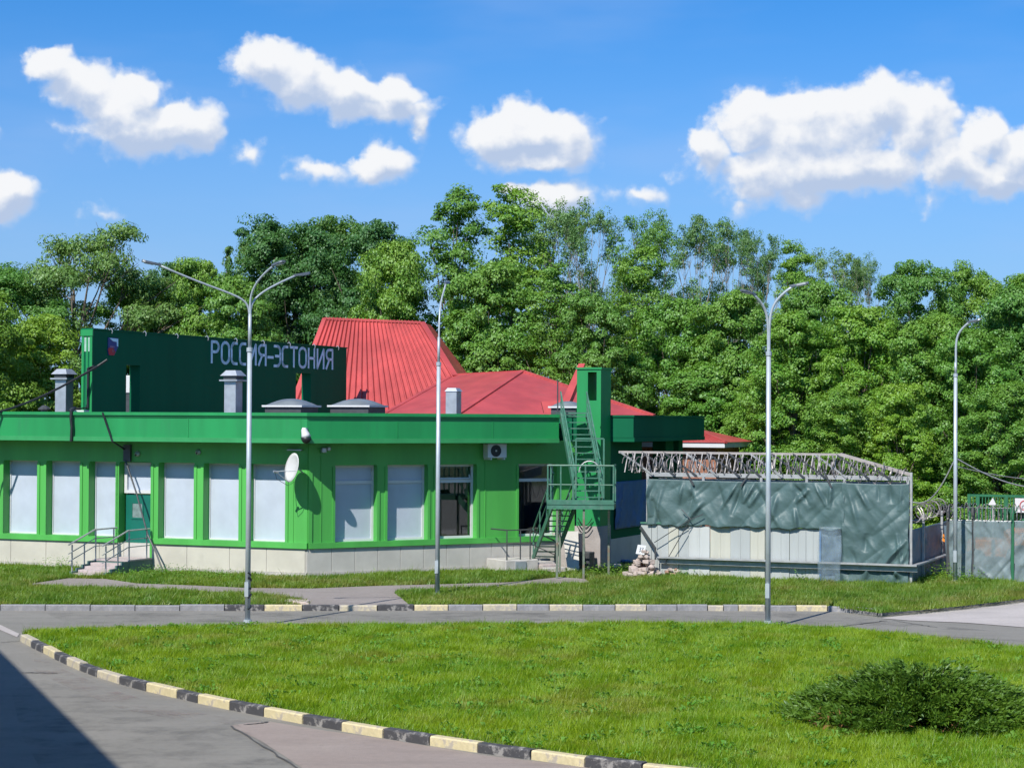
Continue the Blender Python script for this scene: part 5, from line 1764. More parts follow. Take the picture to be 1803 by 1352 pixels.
MB().tube([fs_.pt((a + c) / 2 + .16 * math.cos(R(q)), .008, (z0 + z1) / 2 + .16 * math.sin(R(q))) for q in range(0, 361, 24)], .016, 5, caps=False).build('ring', M['red_paint'], sg_)
MB().fbox(fs_, (a + c) / 2 - .02, (a + c) / 2 + .02, -.1, -.021, ZV, z1).build('post', M['steel_grey'], sg_)
ts = thing('warning_triangle', P(1747, 888, 66.6), 'small white triangular sign among the green gate bars', 'sign')
fs_ = Frame(P(1747, 888, 66.6), AL)
MB().add([fs_.pt(-.14, 0, fs_.z(1747, 889)), fs_.pt(.14, 0, fs_.z(1747, 889)), fs_.pt(.02, 0, fs_.z(1747, 876)), fs_.pt(-.14, -.02, fs_.z(1747, 889)), fs_.pt(.14, -.02, fs_.z(1747, 889)), fs_.pt(.02, -.02, fs_.z(1747, 876))],
         [(0, 1, 2), (5, 4, 3), (0, 3, 4, 1), (1, 4, 5, 2), (2, 5, 3, 0)]).build('plate', M['white'], ts)
MB().fbox(fs_, .0, .04, -.06, -.022, ZV, fs_.z(1747, 877)).build('post', M['steel_grey'], ts)

# ---------------------------------------------------------------- rubble by the panels
def rock(c, r, seed, flat=1.0, box_=True):
    rr2 = random.Random(seed)
    bm = bmesh.new()
    if box_:
        bmesh.ops.create_cube(bm, size=1.0)
        for v in bm.verts:
            v.co = Vector((v.co.x * rr2.uniform(.8, 1.5), v.co.y * rr2.uniform(.6, 1.1), v.co.z * rr2.uniform(.5, .9) * flat)) * r
    else:
        bmesh.ops.create_icosphere(bm, subdivisions=1, radius=r * .7)
        for v in bm.verts:
            v.co *= rr2.uniform(.7, 1.25)
            v.co.z *= .75 * flat
    bmesh.ops.bevel(bm, geom=list(bm.edges), offset=r * .07, segments=1, affect='EDGES')
    rot = Matrix.Rotation(rr2.uniform(-.35, .35), 3, 'X') @ Matrix.Rotation(rr2.uniform(0, 6.28), 3, 'Z')
    mb_ = MB()
    mb_.add([c + rot @ v.co for v in bm.verts], [tuple(v.index for v in f.verts) for f in bm.faces])
    bm.free()
    return mb_


hc = G(1133, 1017, ZV) + Vector((0, .5, 0))
hp_ = thing('rubble_heap', hc, 'pointed heap of broken masonry on the grass before the panels', 'rubble')
rr3 = random.Random(12)
for lvl, (n, rad, z, r) in enumerate(((13, .48, .10, .22), (10, .36, .26, .20), (8, .26, .43, .19), (5, .16, .60, .17), (3, .08, .75, .15))):
    for i in range(n):
        an = 6.28 * i / n + rr3.uniform(-.3, .3)
        q = rad * rr3.uniform(.55, 1.0)
        c = hc + Vector((math.cos(an) * q + .02 * lvl, math.sin(an) * q, z + rr3.uniform(-.05, .05)))
        rock(c, r * rr3.uniform(.75, 1.15), lvl * 40 + i, 1.0, rr3.random() < .7).build('stone', M['stone_red'] if rr3.random() < .25 else M['stone'], hp_)
for dx, dy, r in ((-.55, -.35, .2), (-.42, -.5, .16), (.5, -.3, .18)):
    rock(hc + Vector((dx, dy, .08)), r, int(dx * 100), 1.0).build('stone', M['stone'], hp_)
ph = Frame((hc + Vector((-.14, -.1, 0))).to_tuple(), AL)
pt_ = thing('painted_plate', hc + Vector((-.1, -.1, .85)), 'small white plate with dark marks on top of the rubble heap', 'plate')
a = MB(); b0 = hc + Vector((-.22, -.12, .72)); ex = Vector((.26, 0, -.03)); ez = Vector((.07, .08, .28)); th = Vector((0, .03, -.005))
a.hexa([b0, b0 + ex, b0 + ex + th, b0 + th, b0 + ez, b0 + ez + ex, b0 + ez + ex + th, b0 + ez + th]).build('plate', M['white'], pt_)
mk = MB()
for u_ in (.30, .58):
    for (q0, q1) in (((u_, .75), (u_ + .18, .7)), ((u_ + .18, .7), (u_ + .05, .5)), ((u_ + .05, .5), (u_ + .2, .4)), ((u_ + .2, .4), (u_, .25))):
        mk.bar(b0 + ex * q0[0] + ez * q0[1] - Vector((0, .006, 0)), b0 + ex * q1[0] + ez * q1[1] - Vector((0, .006, 0)), .02, .006)
mk.build('dark_mark', M['black'], pt_)
rh_ = thing('low_rubble_mound', G(1184, 1016, ZV), 'low reddish mound of broken brick right of the pointed heap', 'rubble')
for i in range(12):
    an = 6.28 * i / 12
    rock(G(1184, 1014, ZV) + Vector((math.cos(an) * .3 * rr3.uniform(.3, 1.2), math.sin(an) * .25, .06 + .08 * (i % 3))), .15, 300 + i, .9, True).build('stone', M['stone_red'] if i % 2 else M['stone'], rh_)
# litter in the shade by the pylon and the slab by the path
for i, (px, py, sx, sy, m_, lab, cat) in enumerate(((1102, 992, .4, .3, 'tarp_blue_and_shade', 'crumpled blue plastic on the ground right of the pylon', 'litter'), (1085, 1000, .35, .3, 'plinth_grey', 'broken pale slab on the ground by the pylon foot', 'slab'), (1118, 985, .5, .3, 'stone', 'dark heap of litter in the shade of the pylon', 'litter'))):
    c = G(px, py, ZV) + Vector((0, 0, .08))
    tag(rock(c, .3, 500 + i, .5, False).build('litter', M[m_], smooth=False), lab, cat)
sl1 = thing('broken_slab', G(522, 1059, ZV), 'broken pale concrete slab tilted at the lawn edge beside the path', 'slab')
p = [G(x, y, z) for x, y, z in ((501, 1061, ZV + .02), (540, 1064, ZV + .01), (546, 1059, ZV + .03), (508, 1055, ZV + .06))]
MB().hexa([q + Vector((0, 0, -.05)) for q in p] + [q + Vector((0, 0, .07 - .012 * i)) for i, q in enumerate(p)]).build('slab', M['stone'], sl1, bevel=.015)
rock(G(506, 1058, ZV + .05), .10, 611).build('stone', M['stone'], sl1)
rock(G(541, 1063, ZV + .03), .08, 612).build('stone', M['stone'], sl1)

# ---------------------------------------------------------------- street lamps


def lamp(px, py, z0, top_py, r0, r1, arms, label, collar_py=None, group='grey street lamps', tape=False, headm='lamp_head'):
    bse = G(px, py, z0)
    y = bse.y
    jz = P(px, top_py, y).z
    t_ = thing('street_lamp', bse, label, 'street lamp', group)
    lower = jz - 1.2 if collar_py is None else P(px, collar_py, y).z
    MB().tube([bse - Vector((0, 0, .1)), bse + Vector((0, 0, lower - z0))], [r0, (r0 + r1) / 2 + .002], 12).build('pole', M['pole'], t_, smooth=True)
    MB().tube([bse + Vector((0, 0, lower - z0 - .06)), bse + Vector((0, 0, lower - z0 + .04))], r1 * 1.75, 12).build('collar', M['pole'], t_)
    MB().tube([bse - Vector((0, 0, .02)), bse + Vector((0, 0, .05))], r0 * 1.5, 12).build('base_flange', M['pole'], t_)
    MB().tube([bse + Vector((0, 0, lower - z0 + .04)), bse + Vector((0, 0, jz - z0 - .45))], [r1, r1 * .95], 10).build('upper_pole', M['pole'], t_, smooth=True)
    MB().fbox(Frame((bse.x, bse.y), R(-20)), -.05, .05, r0 * .8, r0 + .015, z0 + .6, z0 + .95).build('service_hatch', M['steel_dark'] if tape else M['pole'], t_)
    for (dx, dy, dz, ra, bend) in arms:
        k1, k2, ea = (.22, .80, 22.0) if bend < .95 else (.62, .42, 34.0)
        base = bse + Vector((0, 0, jz - z0 - (.5 if bend < .95 else .75)))
        tip = bse + Vector((dx, dy, jz - z0 + dz))
        hd = Vector((dx, dy, 0)).normalized()
        kn = tip - hd * .6 - Vector((0, 0, .25))
        L_ = (tip - base).length
        e_ = hd * math.cos(R(ea)) + Vector((0, 0, math.sin(R(ea))))
        b1_ = base + Vector((0, 0, 1)) * L_ * k1; b2_ = tip - e_ * L_ * k2
        if b2_.z < base.z + .1: b2_.z = base.z + .1
        pts = [base * (1 - t) ** 3 + b1_ * 3 * t * (1 - t) ** 2 + b2_ * 3 * t * t * (1 - t) + tip * t ** 3 for t in np.linspace(0, 1, 16)]
        arm = MB().tube([q + hd * r1 * .35 for q in pts], ra, 8).build('arm', M['pole'], t_, smooth=True)
        side = Vector((-hd.y, hd.x, 0)); dirn = (tip - kn).normalized() * .45 + hd * .65
        dirn.normalize(); upn = side.cross(dirn) * -1
        if upn.z < 0: upn = -upn
        q = []
        for (l_, w_, zz) in ((-.08, .03, -.022), (.10, .08, -.025), (.32, .09, -.022), (.38, .055, -.015)):
            q.append((l_, w_, zz))
        vs = []; fs = []
        for (l_, w_, zz) in q:
            for (sw, su) in ((-1, zz), (1, zz), (.8, zz + .05), (-.8, zz + .05)):
                vs.append(tip + dirn * l_ + side * w_ * sw + upn * su)
        for i in range(len(q) - 1):
            for j in range(4):
                fs.append((i * 4 + j, i * 4 + (j + 1) % 4, i * 4 + 4 + (j + 1) % 4, i * 4 + 4 + j))
        fs += [(3, 2, 1, 0), tuple(range(4 * len(q) - 4, 4 * len(q)))]
        hdx = MB().add(vs, fs).build('lamp_head', M[headm], t_)
        MB().hexa([tip + dirn * l_ + side * w_ + upn * u_ for u_ in (-.04, -.028) for (l_, w_) in ((.10, -.06), (.10, .06), (.31, .06), (.31, -.06))]).build('lens', M['glass'] if False else M['white'], hdx)
    return t_


lamp(436, 1094, ZI, 520, .066, .043, [(-2.05, -1.0, .66, .026, .8), (1.02, .9, .56, .026, .8), (.66, -.7, .68, .026, .8)], 'tallest street lamp with three arms, standing on the island before the left windows', 615)
lamp(770, 1047, ZV, 565, .066, .04, [(.14, 1.4, 1.15, .026, 1.0)], 'thin street lamp on the verge in front of the right-hand windows', 640)
lamp(1352, 1096, ZI, 578, .066, .04, [(-.42, -.3, .82, .034, 1.3), (.56, -.2, 1.02, .032, 1.3)], 'street lamp with two upswept arms forming a Y before the tarpaulins', 622)
lamp(1682, 1024, ZV, 612, .066, .04, [(.36, -.3, .78, .034, 1.2)], 'farthest street lamp, standing beside the razor-wire fence on the right', 660)
# black tape and rags bound round the foot of the big lamp
bs_ = G(436, 1094, ZI)
tp = MB()
for i in range(5):
    zz = .35 + i * .2 + .05 * (i % 2)
    tp.tube([bs_ + Vector((.066 * math.cos(q), .066 * math.sin(q), zz + .05 * math.sin(q + i))) for q in np.linspace(-1.5, .9, 8)], .022 + .012 * (i % 2), 5)
tag(tp.build('wound_tape', M['black']), 'black tape wound round the foot of the tallest lamp', 'tape')
# cables tied to the far lamp
lb = G(1682, 1024, ZV)
z_ = P(1683, 806, lb.y).z
for i, (tgt, lab) in enumerate(((P(1600, 882, lb.y + 1.5), 'grey cable sagging from the far lamp to the enclosure'), (P(1860, 862, lb.y + 2), 'grey cable sagging from the far lamp to the right edge'), (P(1860, 846, lb.y + 4), 'second grey cable running right from the far lamp'))):
    a = Vector((lb.x, lb.y, z_ - (.0, 0, .25)[i]))
    sgm = (.55, .25, .1)[i]
    tag(MB().tube([a.lerp(tgt, t) + Vector((0, 0, -sgm * math.sin(math.pi * t))) for t in np.linspace(0, 1, 14)], (.02, .022, .014)[i], 5).build('hanging_cable', M['steel_grey']), lab, 'cable')

# ---------------------------------------------------------------- the terminal the picture is taken from: its roof edge shades the near road
S1 = G(0, 1145, 0); S2 = G(212, 1352, 0)
Hc = 9.0
off = Vector((math.sin(SUN_AZ), math.cos(SUN_AZ), 0)) * Hc / math.tan(SUN_EL)
E1, E2 = S1 - off, S2 - off
dr = (E2 - E1).normalized()
lf = Vector((dr.y, -dr.x, 0))
if lf.x > 0: lf = -lf
e0, e3 = E1 - dr * 6, E2 + dr * 13
FW = Frame(e0, math.atan2(dr.y, dr.x))
ln = (e3 - e0).length
tb = thing('terminal_building', e0.lerp(e3, .5), 'pale terminal building left of the road whose roof edge shades the near asphalt', 'building')
nn_ = -1 if FW.nr.dot(lf) < 0 else 1
MB().fbox(FW, .3, ln - .3, nn_ * .3, nn_ * 14, 0, Hc - .5).build('wall', M['concrete_pale'], tb)
MB().fbox(FW, 0, ln, 0, nn_ * 14.3, Hc - .49, Hc).build('roof', M['roof_felt'], tb)
for i in range(6):
    for zz in (1.2, 5.0):
        s_ = 1.8 + i * (ln - 3) / 6
        wf = MB().fbox(FW, s_, s_ + 1.8, nn_ * .22, nn_ * .298, zz, zz + 2).build('window', M['white'], tb)
        MB().fbox(FW, s_ + .1, s_ + 1.7, nn_ * .20, nn_ * .218, zz + .1, zz + 1.9).build('pane', M['glass'], wf)

# ================================================================== JUNIPER ON THE ISLAND
jc = G(1622, 1274, ZI)
jt = thing('juniper_bush', jc, 'wide dark green spreading juniper on the island lawn', 'bush')
r6 = np.random.default_rng(11)
V_ = []; stems = MB()
NB_ = 420
for i in range(NB_):
    an = r6.uniform(0, 6.283); q = math.sqrt(r6.uniform(.02, 1))
    rx = 2.05 * q * (1 + .12 * math.sin(3 * an + .5)); ry = 1.55 * q
    ex_ = math.cos(an) * rx; ey_ = math.sin(an) * ry
    hgt = (.66 * (1 - q ** 1.7) + .15) * r6.uniform(.72, 1.18)
    st = np.array([ex_ * .25, ey_ * .25, .05])
    ed = np.array([ex_, ey_, hgt])
    mid = st * .45 + ed * .55 + np.array([0, 0, .06])
    if i < 120:
        stems.tube([jc + Vector(st), jc + Vector(mid), jc + Vector(ed)], [.02, .012, .004], 4)
    n = 200
    t = r6.uniform(.35, 1.16, n)[:, None]
    pos = (1 - t) ** 2 * st + 2 * t * (1 - t) * mid + t ** 2 * ed + r6.normal(0, .045, (n, 3)) * np.array([1, 1, .7])
    out = np.array([math.cos(an) * .85, math.sin(an) * .85, .38])
    d_ = out + r6.normal(0, .42, (n, 3)); d_ /= np.linalg.norm(d_, axis=1)[:, None]
    ln_ = r6.uniform(.06, .15, n)[:, None]
    sd = np.cross(d_, r6.normal(0, 1, (n, 3))); sd /= np.linalg.norm(sd, axis=1)[:, None] + 1e-9
    w_ = r6.uniform(.007, .013, n)[:, None]
    V_.append(np.stack([pos - sd * w_, pos + d_ * ln_ * .45 + sd * w_ * 1.5, pos + d_ * ln_, pos + d_ * ln_ * .45 - sd * w_ * 1.5], 1))
V_ = np.concatenate(V_); n = len(V_)
V_[..., 2] = np.maximum(V_[..., 2], .01)
me = np_mesh('foliage', V_.reshape(-1, 3), np.arange(n * 4).reshape(n, 4), M['juniper'])
place(me, 'foliage', (0, 0, 0), jt)
stems.build('stem', M['bark'], jt)
br = []
for i in range(5):
    an = r6.uniform(3.0, 5.2); c = np.array([math.cos(an) * 1.85, math.sin(an) * 1.35, .18])
    k = 16
    d_ = r6.normal(0, 1, (k, 3)); d_ /= np.linalg.norm(d_, axis=1)[:, None]
    p_ = c + r6.normal(0, .07, (k, 3)); sd = np.cross(d_, r6.normal(0, 1, (k, 3))) * .016
    br.append(np.stack([p_ - sd, p_ + d_ * .07 + sd, p_ + d_ * .15, p_ + d_ * .07 - sd], 1))
br = np.concatenate(br); br[..., 2] = np.maximum(br[..., 2], .02)
_ds = place(np_mesh('dead_sprigs', br.reshape(-1, 3), np.arange(len(br) * 4).reshape(-1, 4), mat('dead_brown_needles', (.20, .09, .035), .9)), 'dead_sprigs', (0, 0, 0), jt)
_ds['kind'] = 'stuff'

# weeds at the foot of walls and steps


def weed(px, py, h, n, label, m_='grass_verge', wide=.25):
    b_ = G(px, py, ZV)
    vs = []
    for i in range(n):
        p = r6.normal(0, wide, 2); d_ = np.array([p[0] * .8 + r6.normal(0, .15), p[1] * .5 + r6.normal(0, .15), 1.0]); d_ /= np.linalg.norm(d_)
        hh = h * r6.uniform(.4, 1.1)
        for k in range(4):
            q = np.array([p[0], p[1], 0]) + d_ * hh * (k + 1) / 4
            sd = r6.normal(0, 1, 3); sd[2] *= .3; sd /= np.linalg.norm(sd)
            l_ = r6.uniform(.05, .12)
            u_ = np.cross(sd, d_) * .022
            vs.append(np.stack([q, q + sd * l_ * .5 + u_, q + sd * l_, q + sd * l_ * .5 - u_]))
    vs = np.stack(vs)
    o_ = place(np_mesh('weed_clump', vs.reshape(-1, 3), np.arange(len(vs) * 4).reshape(-1, 4), M[m_]), 'weed_clump', b_)
    return tag(o_, label, 'weeds', kind='stuff')


for a_ in ((95, 1003, .42, 60, 'tall weeds against the wall left of the entrance steps', 'leaf_mid', .22), (30, 1006, .25, 90, 'low weeds at the wall foot at the left picture edge', 'leaf_mid', .5),
           (232, 1016, .26, 110, 'leafy weeds in front of the green step side', 'leaf_bright', .35), (275, 1012, .35, 110, 'weeds growing beside the entrance landing', 'leaf_mid', .4),
           (330, 1014, .28, 110, 'weeds at the plinth right of the slanting cable', 'leaf_mid', .5), (400, 1017, .22, 90, 'weeds at the plinth left of the tallest lamp', 'leaf_mid', .45), (900, 1012, .2, 70, 'weeds at the foot of the pale stoop', 'leaf_mid', .35),
           (1078, 1012, .42, 150, 'bright weeds in front of the shaded gap by the pylon', 'leaf_bright', .4), (1100, 1010, .35, 110, 'weeds left of the pointed rubble heap', 'leaf_bright', .3), (1205, 1015, .28, 70, 'weeds between low mound and cream panels', 'leaf_mid', .25),
           (1415, 1022, .38, 50, 'weeds standing against the grey panels right of the Y lamp', 'leaf_mid', .2), (1655, 1020, .5, 150, 'tall weeds at the enclosure corner by the far lamp', 'leaf_bright', .3), (1625, 1025, .3, 90, 'weeds under the dark return tarpaulin', 'leaf_mid', .3), (1700, 1024, .35, 90, 'weeds right of the far lamp foot', 'leaf_mid', .3)):
    weed(*a_)

# ================================================================== TREES
def crown_arrays(seed, lobes, clumps, leaves, leaf, shell=(.35, .95), clump_r=.55, droop=.0):
    """lobes: list of (centre, rx, rz). returns quads (n,4,3)"""
    r_ = np.random.default_rng(seed)
    P_ = []; N_ = []
    for (c, rx, rz) in lobes:
        c = np.array(c)
        nc = max(4, int(clumps * (rx / 1.6) ** 2))
        d_ = r_.normal(0, 1, (nc, 3)); d_[:, 2] += .8
        d_ /= np.linalg.norm(d_, axis=1)[:, None]
        rad = r_.uniform(*shell, nc) ** .6
        cc = c + d_ * np.array([rx, rx, rz]) * rad[:, None]
        cr_ = clump_r * r_.uniform(.6, 1.35, nc)
        nl = np.maximum(10, (leaves * r_.uniform(.6, 1.4, nc)).astype(int))
        idx = np.repeat(np.arange(nc), nl)
        k = len(idx)
        e = r_.normal(0, 1, (k, 3)); e /= np.linalg.norm(e, axis=1)[:, None]
        e[:, 2] = e[:, 2] * .5
        rr2 = r_.uniform(.25, 1.0, k) ** .5
        pos = cc[idx] + e * (cr_[idx] * rr2)[:, None]
        pos[:, 2] -= droop * rr2 * cr_[idx]
        nrm = e * .8 + d_[idx] * .5 + np.array([0, 0, .55]) + r_.normal(0, .45, (k, 3))
        P_.append(pos); N_.append(nrm)
    P_ = np.concatenate(P_); N_ = np.concatenate(N_)
    N_ /= np.linalg.norm(N_, axis=1)[:, None]
    n = len(P_)
    t1 = np.cross(N_, r_.normal(0, 1, (n, 3))); t1 /= np.linalg.norm(t1, axis=1)[:, None]
    t2 = np.cross(N_, t1)
    L = (leaf * r_.uniform(.65, 1.35, n))[:, None]
    return np.stack([P_ - t1 * L * .6, P_ + t2 * L * .42 + N_ * L * .08, P_ + t1 * L * .6, P_ - t2 * L * .42 + N_ * L * .08], 1)


def make_variant(kind, seed):
    """returns crown mesh, trunk mesh, height, half width"""
    r_ = random.Random(seed)
    lob = []
    if kind == 'round':
        H, W, z0, n = 14.0, 4.8, 2.4, 30
        for i in range(n):
            z = z0 + (H - z0 - 1.0) * ((i + .5) / n)
            f = (z - z0) / (H - z0)
            rad = W * math.sqrt(max(.05, 1 - (2 * f - .85) ** 2 / 1.6)) * .72
            an = i * 2.4 + r_.uniform(-.4, .4); q = rad * (r_.uniform(.55, 1.0))
            lob.append(((math.cos(an) * q, math.sin(an) * q, z), r_.uniform(1.2, 1.9), r_.uniform(1.0, 1.5)))
        lob.append(((0, 0, H - 1.6), 1.9, 1.5)); lob.append(((.3, 0, H * .62), 2.6, 2.4)); lob.append(((0, .3, H * .4), 2.6, 2.4))
        arr = crown_arrays(seed, lob, 17, 190, .115, clump_r=.62)
    elif kind == 'low':
        H, W, z0, n = 12.0, 4.6, .8, 32
        for i in range(n):
            z = z0 + (H - z0 - 1.0) * ((i + .5) / n)
            f = (z - z0) / (H - z0)
            rad = W * (1.02 - .78 * f ** 1.6) * .8
            an = i * 2.4 + r_.uniform(-.4, .4); q = rad * r_.uniform(.55, 1.0)
            lob.append(((math.cos(an) * q, math.sin(an) * q, z), r_.uniform(1.1, 1.75), r_.uniform(.9, 1.3)))
        lob.append(((0, 0, H - 1.3), 1.4, 1.3)); lob.append(((0, 0, H * .6), 2.2, 2.2)); lob.append(((0, 0, H * .3), 2.8, 2.2))
        arr = crown_arrays(seed, lob, 17, 190, .118, clump_r=.62)
    elif kind == 'sparse':
        H, W, z0, n = 16.0, 3.6, 5.2, 46
        for i in range(n):
            z = z0 + (H - z0 - .8) * r_.random() ** .8
            f = (z - z0) / (H - z0)
            rad = W * (.55 + .5 * math.sin(math.pi * min(1, f * .9 + .1)))
            an = i * 2.4 + r_.uniform(-.5, .5); q = rad * r_.uniform(.45, 1.0)
            lob.append(((math.cos(an) * q, math.sin(an) * q, z), r_.uniform(.7, 1.25), r_.uniform(.7, 1.3)))
        lob.append(((.2, 0, H - .9), .9, .9))
        arr = crown_arrays(seed, lob, 26, 60, .10, (.05, 1.0), .5)
    elif kind == 'column':
        H, W, z0, n = 16.0, 3.0, 2.5, 30
        for i in range(n):
            z = z0 + (H - z0 - .8) * ((i + .5) / n)
            f = (z - z0) / (H - z0)
            rad = W * (.95 - .72 * f ** 1.3)
            an = i * 2.4 + r_.uniform(-.5, .5); q = rad * r_.uniform(.4, 1.0)
            lob.append(((math.cos(an) * q, math.sin(an) * q, z), r_.uniform(.9, 1.4), r_.uniform(.9, 1.4)))
        lob.append(((0, 0, H - 1), .9, 1.2))
        arr = crown_arrays(seed, lob, 19, 140, .108, clump_r=.58)
    elif kind == 'feather':
        H, W, z0, n = 13.0, 6.0, 6.2, 30
        for i in range(n):
            an = i * 2.4 + r_.uniform(-.4, .4); q = W * math.sqrt((i + .5) / n)
            z = H - .7 - 4.6 * (q / W) ** 2.2 - r_.uniform(0, 2.0)
            lob.append(((math.cos(an) * q, math.sin(an) * q, z), r_.uniform(1.0, 1.7), r_.uniform(.45, .8)))
        arr = crown_arrays(seed, lob, 30, 80, .10, (.05, 1.0), .55, .25)
    elif kind == 'spruce':
        H, W, z0, n = 14.0, 2.6, 2.0, 26
        for i in range(n):
            f = (i + .5) / n
            z = z0 + (H - z0) * f
            rad = W * (1 - f) ** .9
            for k in range(3):
                an = i * 1.7 + k * 2.09 + r_.uniform(-.3, .3)
                lob.append(((math.cos(an) * rad * .65, math.sin(an) * rad * .65, z - .2), .35 + rad * .33, .28))
        arr = crown_arrays(seed, lob, 50, 20, .15, (.05, 1.0), .3, .5)
    cm = np_mesh('crown_' + kind, arr.reshape(-1, 3), np.arange(len(arr) * 4).reshape(-1, 4), None)
    tk = MB()
    rb_ = .30 if kind not in ('sparse', 'spruce') else .2
    lean = r_.uniform(-.3, .3)
    zt = H * (.72 if kind != 'spruce' else .97)
    spine = [Vector((lean * t * t, .2 * math.sin(3 * t), zt * t - .15 * (1 - t))) for t in np.linspace(0, 1, 8)]
    tk.tube(spine, [rb_ * (1.25 if i == 0 else 1) * (1 - .78 * i / 7) for i in range(8)], 8)
    for (c, rx, rz) in lob:
        c = Vector(c)
        if kind == 'spruce': continue
        t = min(.95, max(.18, (c.z / zt) * .72 - .10))
        k = t * 7; i0 = int(k)
        b_ = spine[i0].lerp(spine[min(7, i0 + 1)], k - i0)
        md = b_.lerp(c, .5) + Vector((0, 0, -.25 if c.z > b_.z else .2))
        rr2 = rb_ * (1 - .78 * t) * .5
        tk.tube([b_, md, c], [rr2, rr2 * .6, rr2 * .22], 5, caps=False)
        if kind in ('sparse', 'feather'):
            for q in range(4):
                e = c + Vector((r_.uniform(-1, 1) * rx, r_.uniform(-1, 1) * rx, r_.uniform(-.2, 1) * rz))
                tk.tube([md.lerp(c, .6), e], [rr2 * .35, rr2 * .12], 4, caps=False)
    bo = tk.build('trunk_' + kind, None, loc=(0, 0, 0))
    tm = bo.data
    bpy.data.objects.remove(bo)
    hw = np.percentile(np.abs(arr[..., 0]), 98.5)
    top = np.percentile(arr[..., 2], 99.8)
    return cm, tm, float(top), float(hw)


VAR = {}
for k, kind, sd in (('r1', 'round', 1), ('r2', 'round', 2), ('l1', 'low', 4), ('l2', 'low', 5), ('l3', 'low', 6), ('s1', 'sparse', 7), ('s2', 'sparse', 8), ('c1', 'column', 9), ('c2', 'column', 10), ('f1', 'feather', 11), ('p1', 'spruce', 12)):
    VAR[k] = make_variant(kind, sd)


def tree(name, px, top_py, wpx, y, var, leaf, label, rz=0.0, bark='bark'):
    cm, tm, H, hw = VAR[var]
    p = P(px, top_py, y)
    h = p.z + .1
    wd = wpx / F * y / 2
    t_ = thing(name, (p.x, y, -.05), label, 'tree', 'trees behind the building')
    sc = (wd / hw, wd / hw, h / H)
    t_.scale = sc
    t_.rotation_euler = (0, 0, rz)
    for nm, me, mt_ in (('crown', cm, M[leaf]), ('trunk', tm, M[bark])):
        if not me.materials:
            me.materials.append(mt_)
        o_ = bpy.data.objects.new(nm, me); col.objects.link(o_); o_.parent = t_
        o_.material_slots[0].link = 'OBJECT'; o_.material_slots[0].material = mt_
    return t_


